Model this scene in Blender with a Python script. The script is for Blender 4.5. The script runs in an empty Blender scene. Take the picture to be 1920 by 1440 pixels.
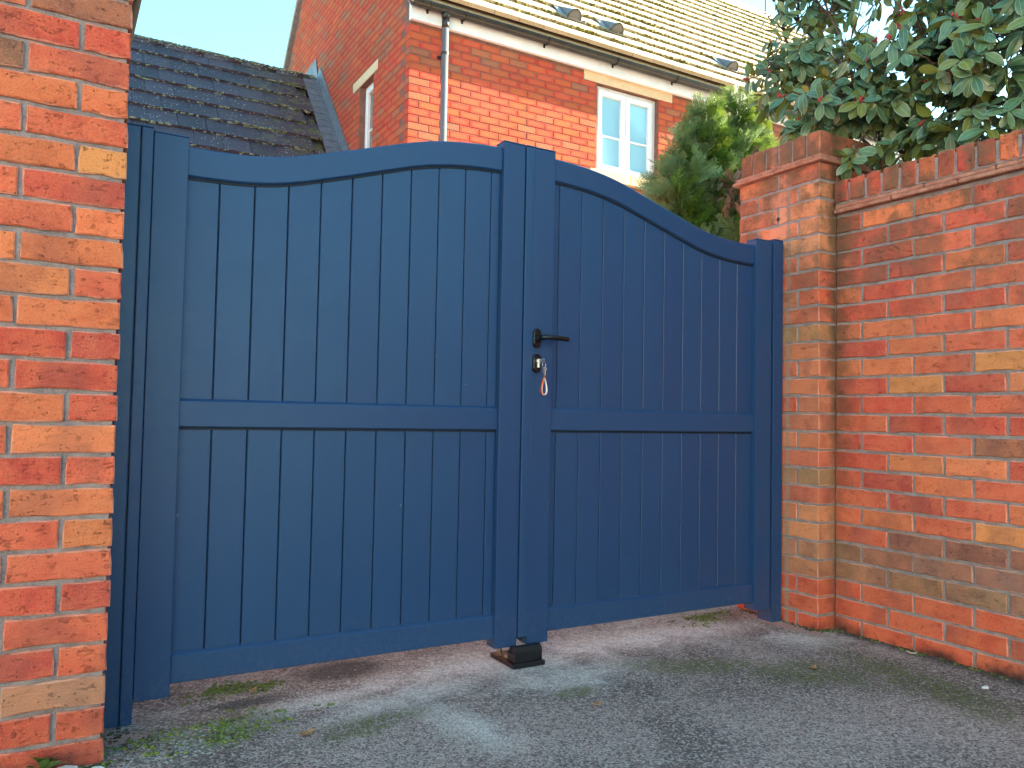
import bpy, bmesh, math, random
from mathutils import Vector, Matrix, noise
R = math.radians
sc = bpy.context.scene
COL = sc.collection
rnd = random.Random(7)

# ------------------------------------------------------------------ camera, sky, sun, exposure
CAM_Z = 0.845
cd = bpy.data.cameras.new('camera'); cam = bpy.data.objects.new('camera', cd); COL.objects.link(cam)
right = Vector((0.86568803, -0.50021466, 0.01922304)); up = Vector((-0.03676836, -0.02524119, 0.99900499))
fwd = Vector((0.49923173, 0.86553346, 0.04024306))
m = Matrix.Identity(4)
for i in range(3):
    m[i][0], m[i][1], m[i][2] = right[i], up[i], -fwd[i]
m.translation = (0, 0, CAM_Z)
cam.matrix_world = m
cd.sensor_width = 36.0; cd.lens = 36.0 * 1495.38 / 1920.0
cd.clip_start = 0.02; cd.clip_end = 2000
sc.camera = cam

SUN_EL, SUN_AZ = 22.0, 83.0          # azimuth measured from -Y towards +X
sd = Vector((math.sin(R(SUN_AZ)) * math.cos(R(SUN_EL)), -math.cos(R(SUN_AZ)) * math.cos(R(SUN_EL)), math.sin(R(SUN_EL))))
w = bpy.data.worlds.new('World'); sc.world = w; w.use_nodes = True
wn = w.node_tree; bg = wn.nodes['Background']
sky = wn.nodes.new('ShaderNodeTexSky'); sky.sky_type = 'NISHITA'; sky.sun_disc = False
sky.sun_elevation = R(SUN_EL); sky.sun_rotation = math.atan2(sd.x, sd.y)
sky.altitude = 50; sky.air_density = 1.0; sky.dust_density = 0.5; sky.ozone_density = 7.0
tint = wn.nodes.new('ShaderNodeMix'); tint.data_type = 'RGBA'; tint.blend_type = 'MULTIPLY'; tint.inputs[0].default_value = 1.0
tint.inputs[7].default_value = (0.95, 0.96, 0.60, 1)          # the camera's white balance
wn.links.new(sky.outputs[0], tint.inputs[6]); wn.links.new(tint.outputs[2], bg.inputs[0]); bg.inputs[1].default_value = 0.078
sl = bpy.data.lights.new('sun', 'SUN'); so = bpy.data.objects.new('sun', sl); COL.objects.link(so)
sl.energy = 3.6; sl.angle = R(0.5); sl.color = (1.0, 0.83, 0.62)
so.rotation_euler = (-sd).to_track_quat('-Z', 'Y').to_euler()
so.location = (6, -4, 9)
sc.view_settings.view_transform = 'Standard'; sc.view_settings.look = 'None'
sc.view_settings.gamma = 1.0; sc.view_settings.use_curve_mapping = False
sc.view_settings.exposure = 3.8

# ------------------------------------------------------------------ helpers
def newmat(name):
    mt = bpy.data.materials.new(name); mt.use_nodes = True
    return mt, mt.node_tree, mt.node_tree.nodes['Principled BSDF']
def nd(nt, t, **kw):
    n = nt.nodes.new(t)
    for k, v in kw.items(): setattr(n, k, v)
    return n
def setv(nt, sock, v):
    if hasattr(v, 'is_output') or isinstance(v, bpy.types.NodeSocket): nt.links.new(v, sock)
    elif isinstance(v, (tuple, list)) and len(v) == 3 and sock.type == 'RGBA': sock.default_value = (*v, 1)
    else: sock.default_value = v
def mix(nt, fac, a, b, mode='MIX'):
    n = nd(nt, 'ShaderNodeMix', data_type='RGBA', blend_type=mode)
    setv(nt, n.inputs[0], fac); setv(nt, n.inputs[6], a); setv(nt, n.inputs[7], b)
    return n.outputs[2]
def math_(nt, op, a, b=None, c=None, clamp=False):
    n = nd(nt, 'ShaderNodeMath', operation=op, use_clamp=clamp)
    setv(nt, n.inputs[0], a)
    if b is not None: setv(nt, n.inputs[1], b)
    if c is not None: setv(nt, n.inputs[2], c)
    return n.outputs[0]
def rng(nt, v, a, b, c=0.0, d=1.0, smooth=True):
    n = nd(nt, 'ShaderNodeMapRange', interpolation_type='SMOOTHSTEP' if smooth else 'LINEAR')
    setv(nt, n.inputs[0], v)
    for i, x in enumerate((a, b, c, d)): setv(nt, n.inputs[i + 1], x)
    return n.outputs[0]
def noise_(nt, vec, scale, detail=4.0, rough=0.55, dist=0.0):
    n = nd(nt, 'ShaderNodeTexNoise'); setv(nt, n.inputs['Vector'], vec)
    n.inputs['Scale'].default_value = scale; n.inputs['Detail'].default_value = detail
    n.inputs['Roughness'].default_value = rough; n.inputs['Distortion'].default_value = dist
    return n.outputs[0]
def voro(nt, vec, scale, feature='F1'):
    n = nd(nt, 'ShaderNodeTexVoronoi', feature=feature); setv(nt, n.inputs['Vector'], vec)
    n.inputs['Scale'].default_value = scale
    return n
def bump(nt, bsdf, hgt, strength, dist):
    n = nd(nt, 'ShaderNodeBump'); setv(nt, n.inputs['Height'], hgt)
    n.inputs['Strength'].default_value = strength; n.inputs['Distance'].default_value = dist
    nt.links.new(n.outputs[0], bsdf.inputs['Normal'])
def worldpos(nt): return nd(nt, 'ShaderNodeNewGeometry').outputs['Position']
def objcoord(nt): return nd(nt, 'ShaderNodeTexCoord').outputs['Object']
def offs(nt, vec, amount=40.0):
    """object coordinates shifted by a per-object random amount"""
    r = nd(nt, 'ShaderNodeObjectInfo').outputs['Random']
    c = nd(nt, 'ShaderNodeCombineXYZ')
    setv(nt, c.inputs[0], math_(nt, 'MULTIPLY', r, amount)); setv(nt, c.inputs[1], math_(nt, 'MULTIPLY', r, amount * 1.7))
    v = nd(nt, 'ShaderNodeVectorMath', operation='ADD'); setv(nt, v.inputs[0], vec); setv(nt, v.inputs[1], c.outputs[0])
    return v.outputs[0]
def sep(nt, vec):
    n = nd(nt, 'ShaderNodeSeparateXYZ'); setv(nt, n.inputs[0], vec); return n.outputs

def link(name, me, mat=None, parent=None, loc=None, rot=None):
    o = bpy.data.objects.new(name, me); COL.objects.link(o)
    if mat is not None and me is not None and not me.materials: me.materials.append(mat)
    if parent is not None: o.parent = parent
    if loc is not None: o.location = loc
    if rot is not None: o.rotation_euler = rot
    return o
def tag(o, label=None, cat=None, group=None, kind=None):
    if label: o['label'] = label
    if cat: o['category'] = cat
    if group: o['group'] = group
    if kind: o['kind'] = kind
    return o
def thing(name, label, cat, loc=(0, 0, 0), group=None):
    o = bpy.data.objects.new(name, None); COL.objects.link(o); o.location = loc
    o.empty_display_size = 0.1
    return tag(o, label, cat, group)

_b = bmesh.new(); bmesh.ops.create_icosphere(_b, subdivisions=1, radius=1.0); _b.verts.index_update()
ICO_V = [tuple(v.co) for v in _b.verts]; ICO_F = [tuple(v.index for v in f.verts) for f in _b.faces]; _b.free()
class Blobs:
    """many small rounded lumps in one mesh"""
    def __init__(self): self.v, self.f = [], []
    def add(self, p, sx, sy, sz):
        o = len(self.v); self.v += [(p[0] + a * sx, p[1] + b * sy, p[2] + c * sz) for a, b, c in ICO_V]
        self.f += [(o + a, o + b, o + c) for a, b, c in ICO_F]
    def build(self, name, mat, parent=None):
        me = bpy.data.meshes.new(name); me.from_pydata(self.v, [], self.f); me.polygons.foreach_set('use_smooth', [True] * len(me.polygons))
        o = link(name, me, mat, parent); o['kind'] = 'stuff'; return o
class MB:
    """collects shapes into one bmesh"""
    def __init__(self): self.bm = bmesh.new()
    def box(self, x0, x1, y0, y1, z0, z1, bev=0.0, seg=1):
        b = bmesh.new(); bmesh.ops.create_cube(b, size=1.0)
        bmesh.ops.scale(b, vec=(x1 - x0, y1 - y0, z1 - z0), verts=b.verts)
        bmesh.ops.translate(b, vec=((x0 + x1) / 2, (y0 + y1) / 2, (z0 + z1) / 2), verts=b.verts)
        if bev: bmesh.ops.bevel(b, geom=list(b.edges), offset=bev, segments=seg, affect='EDGES', profile=0.6)
        return self.add(b)
    def add(self, b, mat=None):
        if mat is not None: bmesh.ops.transform(b, matrix=mat, verts=b.verts)
        t = bpy.data.meshes.new('t'); b.to_mesh(t); b.free(); self.bm.from_mesh(t); bpy.data.meshes.remove(t)
        return self
    def cyl(self, p, q, r0, r1=None, seg=12, cap=True):
        p, q = Vector(p), Vector(q); d = q - p
        b = bmesh.new(); bmesh.ops.create_cone(b, cap_ends=cap, segments=seg, radius1=r0, radius2=r0 if r1 is None else r1, depth=d.length)
        return self.add(b, Matrix.Translation((p + q) / 2) @ d.to_track_quat('Z', 'Y').to_matrix().to_4x4())
    def tube(self, pts, radii, seg=6):
        pts = [Vector(p) for p in pts]; rings = []
        for i, p in enumerate(pts):
            d = (pts[min(i + 1, len(pts) - 1)] - pts[max(i - 1, 0)]).normalized()
            a = d.orthogonal().normalized() if i == 0 else (a - d * a.dot(d)).normalized()
            c = d.cross(a); r = radii[i] if isinstance(radii, (list, tuple)) else radii
            rings.append([self.bm.verts.new(p + (a * math.cos(t) + c * math.sin(t)) * r) for t in [2 * math.pi * k / seg for k in range(seg)]])
        for A, B in zip(rings, rings[1:]):
            for k in range(seg): self.bm.faces.new((A[k], A[(k + 1) % seg], B[(k + 1) % seg], B[k]))
        for rg, fl in ((rings[0], True), (rings[-1], False)):
            self.bm.faces.new(rg[::-1] if fl else rg)
        return self
    def prism(self, pts, y0, y1, axis='y'):
        """polygon in (x,z) extruded along y (or (y,z) along x)"""
        f = (lambda a, b, t: (a, t, b)) if axis == 'y' else (lambda a, b, t: (t, a, b))
        A = [self.bm.verts.new(f(a, b, y0)) for a, b in pts]; B = [self.bm.verts.new(f(a, b, y1)) for a, b in pts]
        n = len(pts); self.bm.faces.new(A); self.bm.faces.new(B[::-1])
        for i in range(n): self.bm.faces.new((A[i], B[i], B[(i + 1) % n], A[(i + 1) % n]))
        return self
    def mesh(self, name, smooth=False):
        bmesh.ops.recalc_face_normals(self.bm, faces=self.bm.faces)
        me = bpy.data.meshes.new(name); self.bm.to_mesh(me); self.bm.free()
        if smooth: me.polygons.foreach_set('use_smooth', [True] * len(me.polygons))
        return me
    def build(self, name, mat, parent=None, smooth=False):
        return link(name, self.mesh(name, smooth), mat, parent)

# ------------------------------------------------------------------ materials
def mat_brick():
    mt, nt, b = newmat('clay_brick')
    oi = nd(nt, 'ShaderNodeObjectInfo'); co = offs(nt, objcoord(nt)); wp = worldpos(nt)
    xyz = sep(nt, wp)
    blot = noise_(nt, co, 14, 3); grain = noise_(nt, co, 260, 3, 0.7); mid = noise_(nt, co, 55, 4, 0.65)
    mp = nd(nt, 'ShaderNodeMapping'); mp.inputs['Scale'].default_value = (0.45, 1.0, 2.0); setv(nt, mp.inputs[0], co)
    crease = noise_(nt, mp.outputs[0], 42, 6, 0.72, 0.5)
    base = oi.outputs['Color']
    c = mix(nt, rng(nt, blot, 0.35, 0.7), base, mix(nt, 0.25, base, (0.76, 0.24, 0.10)))
    c = mix(nt, rng(nt, blot, 0.50, 0.28, 0, 0.38), c, mix(nt, 1.0, c, (0.62, 0.46, 0.46), 'MULTIPLY'))
    c = mix(nt, rng(nt, grain, 0.42, 0.78, 0, 0.26), c, (0.72, 0.36, 0.22))
    c = mix(nt, rng(nt, grain, 0.46, 0.28, 0, 0.5), c, (0.14, 0.05, 0.03))
    c = mix(nt, rng(nt, mid, 0.68, 0.82, 0, 0.35), c, (0.74, 0.52, 0.44))       # bloom of salts
    uv = sep(nt, nd(nt, 'ShaderNodeUVMap').outputs[0])
    eu = math_(nt, 'MULTIPLY', math_(nt, 'SUBTRACT', 0.5, math_(nt, 'ABSOLUTE', math_(nt, 'SUBTRACT', uv[0], 0.5))), 3.0)
    ev = math_(nt, 'SUBTRACT', 0.5, math_(nt, 'ABSOLUTE', math_(nt, 'SUBTRACT', uv[1], 0.5)))
    ed = math_(nt, 'ADD', math_(nt, 'MINIMUM', eu, ev), math_(nt, 'MULTIPLY', math_(nt, 'SUBTRACT', mid, 0.5), 0.12))
    c = mix(nt, rng(nt, ed, 0.06, 0.0, 0, 0.45), c, (0.78, 0.42, 0.32))          # paler arrises all round
    rid = math_(nt, 'ABSOLUTE', math_(nt, 'SUBTRACT', crease, 0.5))
    rid = math_(nt, 'MULTIPLY', rng(nt, rid, 0.020, 0.0), rng(nt, noise_(nt, co, 45, 3), 0.54, 0.66))
    c = mix(nt, math_(nt, 'MULTIPLY', rid, 0.22), c, (0.24, 0.07, 0.04))           # drag creases, their shade darkened into the colour
    pit = voro(nt, co, 120); pt = math_(nt, 'MULTIPLY', rng(nt, pit.outputs['Distance'], 0.28, 0.12), rng(nt, sep(nt, pit.outputs['Color'])[0], 0.86, 0.9))
    c = mix(nt, math_(nt, 'MULTIPLY', pt, 0.5), c, (0.09, 0.035, 0.025))
    # flame marks from the kiln: one end of some bricks burnt dark
    rr_ = oi.outputs['Random']
    burn = math_(nt, 'MULTIPLY', rng(nt, math_(nt, 'ADD', math_(nt, 'ABSOLUTE', math_(nt, 'SUBTRACT', uv[0], rr_)), math_(nt, 'MULTIPLY', math_(nt, 'SUBTRACT', blot, 0.5), 0.8)), 0.42, 0.05), rng(nt, math_(nt, 'FRACT', math_(nt, 'MULTIPLY', rr_, 7.31)), 0.55, 0.75))
    c = mix(nt, math_(nt, 'MULTIPLY', burn, 0.38), c, (0.24, 0.085, 0.065))
    # scar of an older post on the pillar
    scar = math_(nt, 'MULTIPLY', rng(nt, math_(nt, 'ABSOLUTE', math_(nt, 'SUBTRACT', math_(nt, 'ADD', xyz[1], math_(nt, 'MULTIPLY', math_(nt, 'SUBTRACT', mid, 0.5), 0.03)), 2.372)), 0.016, 0.004), rng(nt, xyz[0], 2.76, 2.74))
    scar = math_(nt, 'MULTIPLY', scar, rng(nt, xyz[0], 2.5, 2.6))
    c = mix(nt, math_(nt, 'MULTIPLY', scar, 0.7), c, (0.30, 0.24, 0.19))
    scb = math_(nt, 'MULTIPLY', math_(nt, 'MULTIPLY', rng(nt, math_(nt, 'ABSOLUTE', math_(nt, 'SUBTRACT', xyz[1], 2.43)), 0.05, 0.04), rng(nt, xyz[0], 2.76, 2.74)), math_(nt, 'MULTIPLY', rng(nt, xyz[0], 2.5, 2.6), rng(nt, xyz[2], 1.5, 1.62)))
    c = mix(nt, math_(nt, 'MULTIPLY', scb, 0.35), c, (0.75, 0.34, 0.25))
    # dark mottling in the inner corner between wall and pillar
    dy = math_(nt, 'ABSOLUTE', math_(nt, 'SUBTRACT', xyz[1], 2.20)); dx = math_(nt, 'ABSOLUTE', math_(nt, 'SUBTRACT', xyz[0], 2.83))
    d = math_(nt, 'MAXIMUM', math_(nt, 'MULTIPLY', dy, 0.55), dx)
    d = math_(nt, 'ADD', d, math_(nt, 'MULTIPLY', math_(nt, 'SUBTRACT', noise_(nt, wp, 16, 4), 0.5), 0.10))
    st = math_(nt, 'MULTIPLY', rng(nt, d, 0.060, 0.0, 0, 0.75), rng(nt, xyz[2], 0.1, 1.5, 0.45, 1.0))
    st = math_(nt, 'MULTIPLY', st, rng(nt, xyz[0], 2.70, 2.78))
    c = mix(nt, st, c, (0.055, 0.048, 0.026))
    # weathering under the copings
    top = math_(nt, 'MULTIPLY', rng(nt, xyz[2], 0.9, 1.85, 0.0, 0.85), rng(nt, noise_(nt, wp, 9, 5, 0.65), 0.40, 0.62))
    top = math_(nt, 'MULTIPLY', top, rng(nt, xyz[0], 2.6, 2.7))
    c = mix(nt, top, c, (0.15, 0.085, 0.05))
    grey = math_(nt, 'MULTIPLY', rng(nt, noise_(nt, wp, 3.5, 5, 0.7), 0.5, 0.75, 0, 0.28), rng(nt, xyz[0], 2.6, 2.7))
    c = mix(nt, grey, c, mix(nt, 0.5, c, (0.30, 0.21, 0.15)))
    # black dirt where the wall meets the drive
    lowd = math_(nt, 'MULTIPLY', rng(nt, math_(nt, 'ADD', xyz[2], math_(nt, 'MULTIPLY', noise_(nt, wp, 30, 5), 0.05)), 0.07, 0.02), rng(nt, noise_(nt, wp, 5, 3), 0.42, 0.6))
    c = mix(nt, math_(nt, 'MULTIPLY', lowd, 0.9), c, (0.025, 0.02, 0.018))
    setv(nt, b.inputs['Base Color'], c)
    b.inputs['Roughness'].default_value = 0.9; b.inputs['Specular IOR Level'].default_value = 0.25
    hgt = math_(nt, 'SUBTRACT', math_(nt, 'ADD', math_(nt, 'MULTIPLY', crease, 0.9), math_(nt, 'MULTIPLY', grain, 0.55)), math_(nt, 'ADD', math_(nt, 'MULTIPLY', rid, 0.5), pt))
    bump(nt, b, hgt, 0.9, 0.006)
    return mt
def mat_house_brick(single):
    mt, nt, b = newmat('house_brick')
    oi = nd(nt, 'ShaderNodeObjectInfo')
    at = nd(nt, 'ShaderNodeAttribute', attribute_name='Tint')
    uv = sep(nt, nd(nt, 'ShaderNodeUVMap').outputs[0])
    wp = worldpos(nt)
    # joined bricks carry their tint in an attribute, single ones in the object colour
    base = oi.outputs['Color'] if single else at.outputs['Color']
    u = math_(nt, 'ABSOLUTE', math_(nt, 'SUBTRACT', uv[0], 0.5)); v = math_(nt, 'ABSOLUTE', math_(nt, 'SUBTRACT', uv[1], 0.5))
    d = math_(nt, 'ADD', math_(nt, 'POWER', math_(nt, 'MULTIPLY', u, 2.25), 5.0), math_(nt, 'POWER', math_(nt, 'MULTIPLY', v, 2.6), 3.0))
    d = math_(nt, 'ADD', d, math_(nt, 'MULTIPLY', math_(nt, 'SUBTRACT', noise_(nt, wp, 9, 3), 0.5), 1.6))
    face = rng(nt, d, 0.75, 0.45)
    lum = nd(nt, 'ShaderNodeSeparateColor'); setv(nt, lum.inputs[0], base)
    sand = mix(nt, 0.5, base, (0.40, 0.155, 0.07))
    c = mix(nt, math_(nt, 'MULTIPLY', face, 0.8), base, sand)
    g = noise_(nt, wp, 150, 3, 0.7)
    c = mix(nt, rng(nt, g, 0.4, 0.7, 0, 0.3), c, (0.46, 0.14, 0.05))
    c = mix(nt, rng(nt, noise_(nt, wp, 1.3, 4), 0.5, 0.75, 0, 0.2), c, (0.32, 0.14, 0.09))
    setv(nt, b.inputs['Base Color'], c); b.inputs['Roughness'].default_value = 0.95; b.inputs['Specular IOR Level'].default_value = 0.12
    bump(nt, b, noise_(nt, wp, 70, 4, 0.7), 0.7, 0.006)
    return mt
def mat_rough(name, col, col2, scale=30, rough=0.9, bs=0.5, bd=0.004, spec=0.3, fine=200):
    mt, nt, b = newmat(name); wp = worldpos(nt)
    n = noise_(nt, wp, scale, 5, 0.6); g = noise_(nt, wp, fine, 3, 0.7)
    c = mix(nt, rng(nt, n, 0.3, 0.7), col, col2)
    c = mix(nt, rng(nt, g, 0.35, 0.7, 0, 0.3), c, tuple(min(1, x * 1.7) for x in col2))
    setv(nt, b.inputs['Base Color'], c); b.inputs['Roughness'].default_value = rough
    b.inputs['Specular IOR Level'].default_value = spec
    bump(nt, b, math_(nt, 'ADD', n, math_(nt, 'MULTIPLY', g, 0.4)), bs, bd)
    return mt
def mat_paint():
    mt, nt, b = newmat('blue_powder_coat'); wp = worldpos(nt); co = offs(nt, objcoord(nt))
    n = noise_(nt, wp, 3.0, 3); f = noise_(nt, wp, 700, 2, 0.6); sm = noise_(nt, wp, 22, 5, 0.7, 1.5)
    r = nd(nt, 'ShaderNodeObjectInfo').outputs['Random']
    c = mix(nt, n, (0.0105, 0.047, 0.130), (0.012, 0.053, 0.145))
    c = mix(nt, rng(nt, r, 0, 1, 0, 0.8, False), c, (0.0100, 0.042, 0.126))
    dust = math_(nt, 'MULTIPLY', rng(nt, sm, 0.62, 0.78, 0, 0.10), rng(nt, n, 0.4, 0.6))
    c = mix(nt, dust, c, (0.25, 0.28, 0.30))
    zz = sep(nt, wp)[2]
    spl = math_(nt, 'MULTIPLY', rng(nt, math_(nt, 'ADD', zz, math_(nt, 'MULTIPLY', sm, 0.25)), 0.42, 0.12, 0, 0.16), rng(nt, noise_(nt, wp, 60, 5, 0.75), 0.42, 0.68))
    c = mix(nt, spl, c, (0.22, 0.20, 0.17))
    mk = voro(nt, wp, 9); mk2 = math_(nt, 'MULTIPLY', rng(nt, mk.outputs['Distance'], 0.045, 0.02), rng(nt, sep(nt, mk.outputs['Color'])[0], 0.82, 0.86, 0, 0.35))
    c = mix(nt, mk2, c, (0.30, 0.34, 0.38))
    setv(nt, b.inputs['Base Color'], c)
    setv(nt, b.inputs['Roughness'], rng(nt, sm, 0.3, 0.7, 0.34, 0.46))
    b.inputs['Specular IOR Level'].default_value = 0.42
    bump(nt, b, f, 0.12, 0.001)
    return mt
def mat_simple(name, col, rough=0.5, metal=0.0, spec=0.5, nscale=0, ncol=None):
    mt, nt, b = newmat(name)
    if nscale:
        setv(nt, b.inputs['Base Color'], mix(nt, rng(nt, noise_(nt, worldpos(nt), nscale, 5, 0.65), 0.35, 0.7), col, ncol))
    else: b.inputs['Base Color'].default_value = (*col, 1)
    b.inputs['Roughness'].default_value = rough; b.inputs['Metallic'].default_value = metal
    b.inputs['Specular IOR Level'].default_value = spec
    return mt
def mat_asphalt():
    mt, nt, b = newmat('weathered_asphalt'); wp = worldpos(nt); xyz = sep(nt, wp)
    big = noise_(nt, wp, 1.6, 6, 0.62, 0.6); med = noise_(nt, wp, 6, 5, 0.65, 0.8); sm = noise_(nt, wp, 45, 5, 0.7)
    st = voro(nt, wp, 175); cell = sep(nt, st.outputs['Color'])[0]; st2 = voro(nt, wp, 420)
    c = mix(nt, rng(nt, big, 0.34, 0.64), (0.160, 0.124, 0.110), (0.370, 0.290, 0.258))
    c = mix(nt, rng(nt, cell, 0.55, 0.95, 0, 0.75), c, (0.56, 0.49, 0.45))
    c = mix(nt, rng(nt, cell, 0.40, 0.1, 0, 0.65), c, (0.05, 0.048, 0.048))
    c = mix(nt, rng(nt, sm, 0.55, 0.75, 0, 0.5), c, (0.46, 0.40, 0.35))
    def blobs(L, nz, lo=1.0, hi=0.35):
        tot = None
        for (x, y, rx, ry, a) in L:
            ca, sa = math.cos(R(a)), math.sin(R(a))
            X = math_(nt, 'SUBTRACT', xyz[0], x); Y = math_(nt, 'SUBTRACT', xyz[1], y)
            U = math_(nt, 'DIVIDE', math_(nt, 'ADD', math_(nt, 'MULTIPLY', X, ca), math_(nt, 'MULTIPLY', Y, sa)), rx)
            V = math_(nt, 'DIVIDE', math_(nt, 'SUBTRACT', math_(nt, 'MULTIPLY', Y, ca), math_(nt, 'MULTIPLY', X, sa)), ry)
            d = math_(nt, 'SQRT', math_(nt, 'ADD', math_(nt, 'MULTIPLY', U, U), math_(nt, 'MULTIPLY', V, V)))
            d = math_(nt, 'ADD', d, math_(nt, 'MULTIPLY', math_(nt, 'SUBTRACT', med, 0.5), nz))
            k = rng(nt, d, lo, hi)
            tot = k if tot is None else math_(nt, 'MAXIMUM', tot, k)
        return tot
    # pale cement dust washed out from the middle of the gate
    dust = blobs([(1.38, 2.40, 0.50, 0.24, 0), (1.05, 2.28, 0.42, 0.13, 14), (1.02, 2.0, 0.10, 0.26, 5), (1.95, 2.46, 0.62, 0.20, -4), (0.72, 2.34, 0.40, 0.07, 12), (2.55, 2.16, 0.26, 0.16, -20), (1.50, 2.2, 0.40, 0.16, 0)], 2.2, 1.25, 0.0)
    dustf = math_(nt, 'MULTIPLY', dust, rng(nt, sm, 0.25, 0.65, 0.45, 0.92))
    c = mix(nt, dustf, c, mix(nt, rng(nt, cell, 0.3, 0.9), (0.57, 0.54, 0.50), (0.77, 0.73, 0.685)))
    # near-black patches of tarmac under the gate
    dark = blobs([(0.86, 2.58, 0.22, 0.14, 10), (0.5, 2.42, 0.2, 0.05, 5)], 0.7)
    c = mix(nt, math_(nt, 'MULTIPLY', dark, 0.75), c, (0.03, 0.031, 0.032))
    # green moss films
    mossm = blobs([(0.44, 2.26, 0.20, 0.12, 20), (0.50, 2.56, 0.16, 0.07, 0), (2.50, 2.58, 0.18, 0.09, -20), (1.95, 2.10, 0.3, 0.12, -25), (2.50, 1.60, 0.16, 0.5, -10), (1.43, 2.06, 0.1, 0.05, 10), (2.25, 1.85, 0.3, 0.2, -30), (0.78, 2.10, 0.25, 0.08, 15)], 1.5, 1.1, 0.2)
    moss = math_(nt, 'MULTIPLY', mossm, rng(nt, sm, 0.36, 0.62, 0.1, 0.9))
    c = mix(nt, moss, c, mix(nt, rng(nt, sm, 0.4, 0.7), (0.065, 0.080, 0.018), (0.16, 0.20, 0.042)))
    # pale lichen specks by the left post
    lich = blobs([(0.38, 2.24, 0.17, 0.09, 15), (0.30, 2.13, 0.12, 0.06, 10), (0.47, 2.60, 0.12, 0.04, 0)], 1.2)
    lsp = rng(nt, voro(nt, wp, 70).outputs['Distance'], 0.42, 0.22)
    c = mix(nt, math_(nt, 'MULTIPLY', math_(nt, 'MULTIPLY', lich, lsp), 0.9), c, (0.50, 0.60, 0.52))
    # pink mortar smears beside the pillars
    pk = blobs([(0.20, 2.30, 0.07, 0.05, 0), (2.68, 2.36, 0.05, 0.22, 0), (2.70, 2.2, 0.05, 0.05, 0)], 0.8)
    c = mix(nt, math_(nt, 'MULTIPLY', pk, 0.85), c, (0.50, 0.30, 0.24))
    # dark line along the foot of the wall
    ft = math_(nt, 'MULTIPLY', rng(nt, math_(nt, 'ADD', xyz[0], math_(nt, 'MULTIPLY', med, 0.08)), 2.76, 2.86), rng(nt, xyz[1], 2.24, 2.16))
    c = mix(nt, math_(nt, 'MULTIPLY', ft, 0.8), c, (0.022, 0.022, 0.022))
    # white flecks of grit in the surface
    fl = math_(nt, 'MULTIPLY', rng(nt, st2.outputs['Distance'], 0.28, 0.18), rng(nt, sep(nt, st2.outputs['Color'])[1], 0.90, 0.93))
    c = mix(nt, fl, c, (0.62, 0.62, 0.60))
    setv(nt, b.inputs['Base Color'], c); b.inputs['Roughness'].default_value = 0.88
    b.inputs['Specular IOR Level'].default_value = 0.35
    h = math_(nt, 'ADD', math_(nt, 'MULTIPLY', st.outputs['Distance'], -0.8), math_(nt, 'MULTIPLY', sm, 0.8))
    h = math_(nt, 'ADD', h, math_(nt, 'MULTIPLY', moss, 0.5))
    bump(nt, b, h, 0.9, 0.006)
    return mt
def mat_tile(name, dark, light, speck, moss, rough, tintobj=True, speckamt=0.8, mossat=None):
    mt, nt, b = newmat(name); wp = worldpos(nt); oi = nd(nt, 'ShaderNodeObjectInfo')
    n = noise_(nt, wp, 5, 4); g = noise_(nt, wp, 90, 3, 0.7)
    c = mix(nt, oi.outputs['Random'], dark, light)
    c = mix(nt, rng(nt, n, 0.4, 0.7, 0, 0.5), c, light)
    c = mix(nt, rng(nt, g, 0.5, 0.75, 0, 0.4), c, tuple(x * 1.8 for x in light))
    v = voro(nt, wp, 32)
    sp = math_(nt, 'MULTIPLY', rng(nt, v.outputs['Distance'], 0.26, 0.14), rng(nt, sep(nt, v.outputs['Color'])[0], 0.45, 0.55))
    sp = math_(nt, 'MULTIPLY', sp, rng(nt, noise_(nt, wp, 2.4, 3), 0.38, 0.56, 0.35, 1))
    c = mix(nt, math_(nt, 'MULTIPLY', sp, speckamt), c, speck)
    if mossat:
        xyz = sep(nt, wp)
        mm = math_(nt, 'MULTIPLY', rng(nt, xyz[0], mossat[0], mossat[1]), rng(nt, noise_(nt, wp, 11, 4, 0.7), 0.5, 0.62))
        c = mix(nt, math_(nt, 'MULTIPLY', mm, 0.9), c, moss)
    setv(nt, b.inputs['Base Color'], c); b.inputs['Roughness'].default_value = rough
    bump(nt, b, math_(nt, 'ADD', g, math_(nt, 'MULTIPLY', sp, 0.6)), 0.5, 0.004)
    return mt
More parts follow.
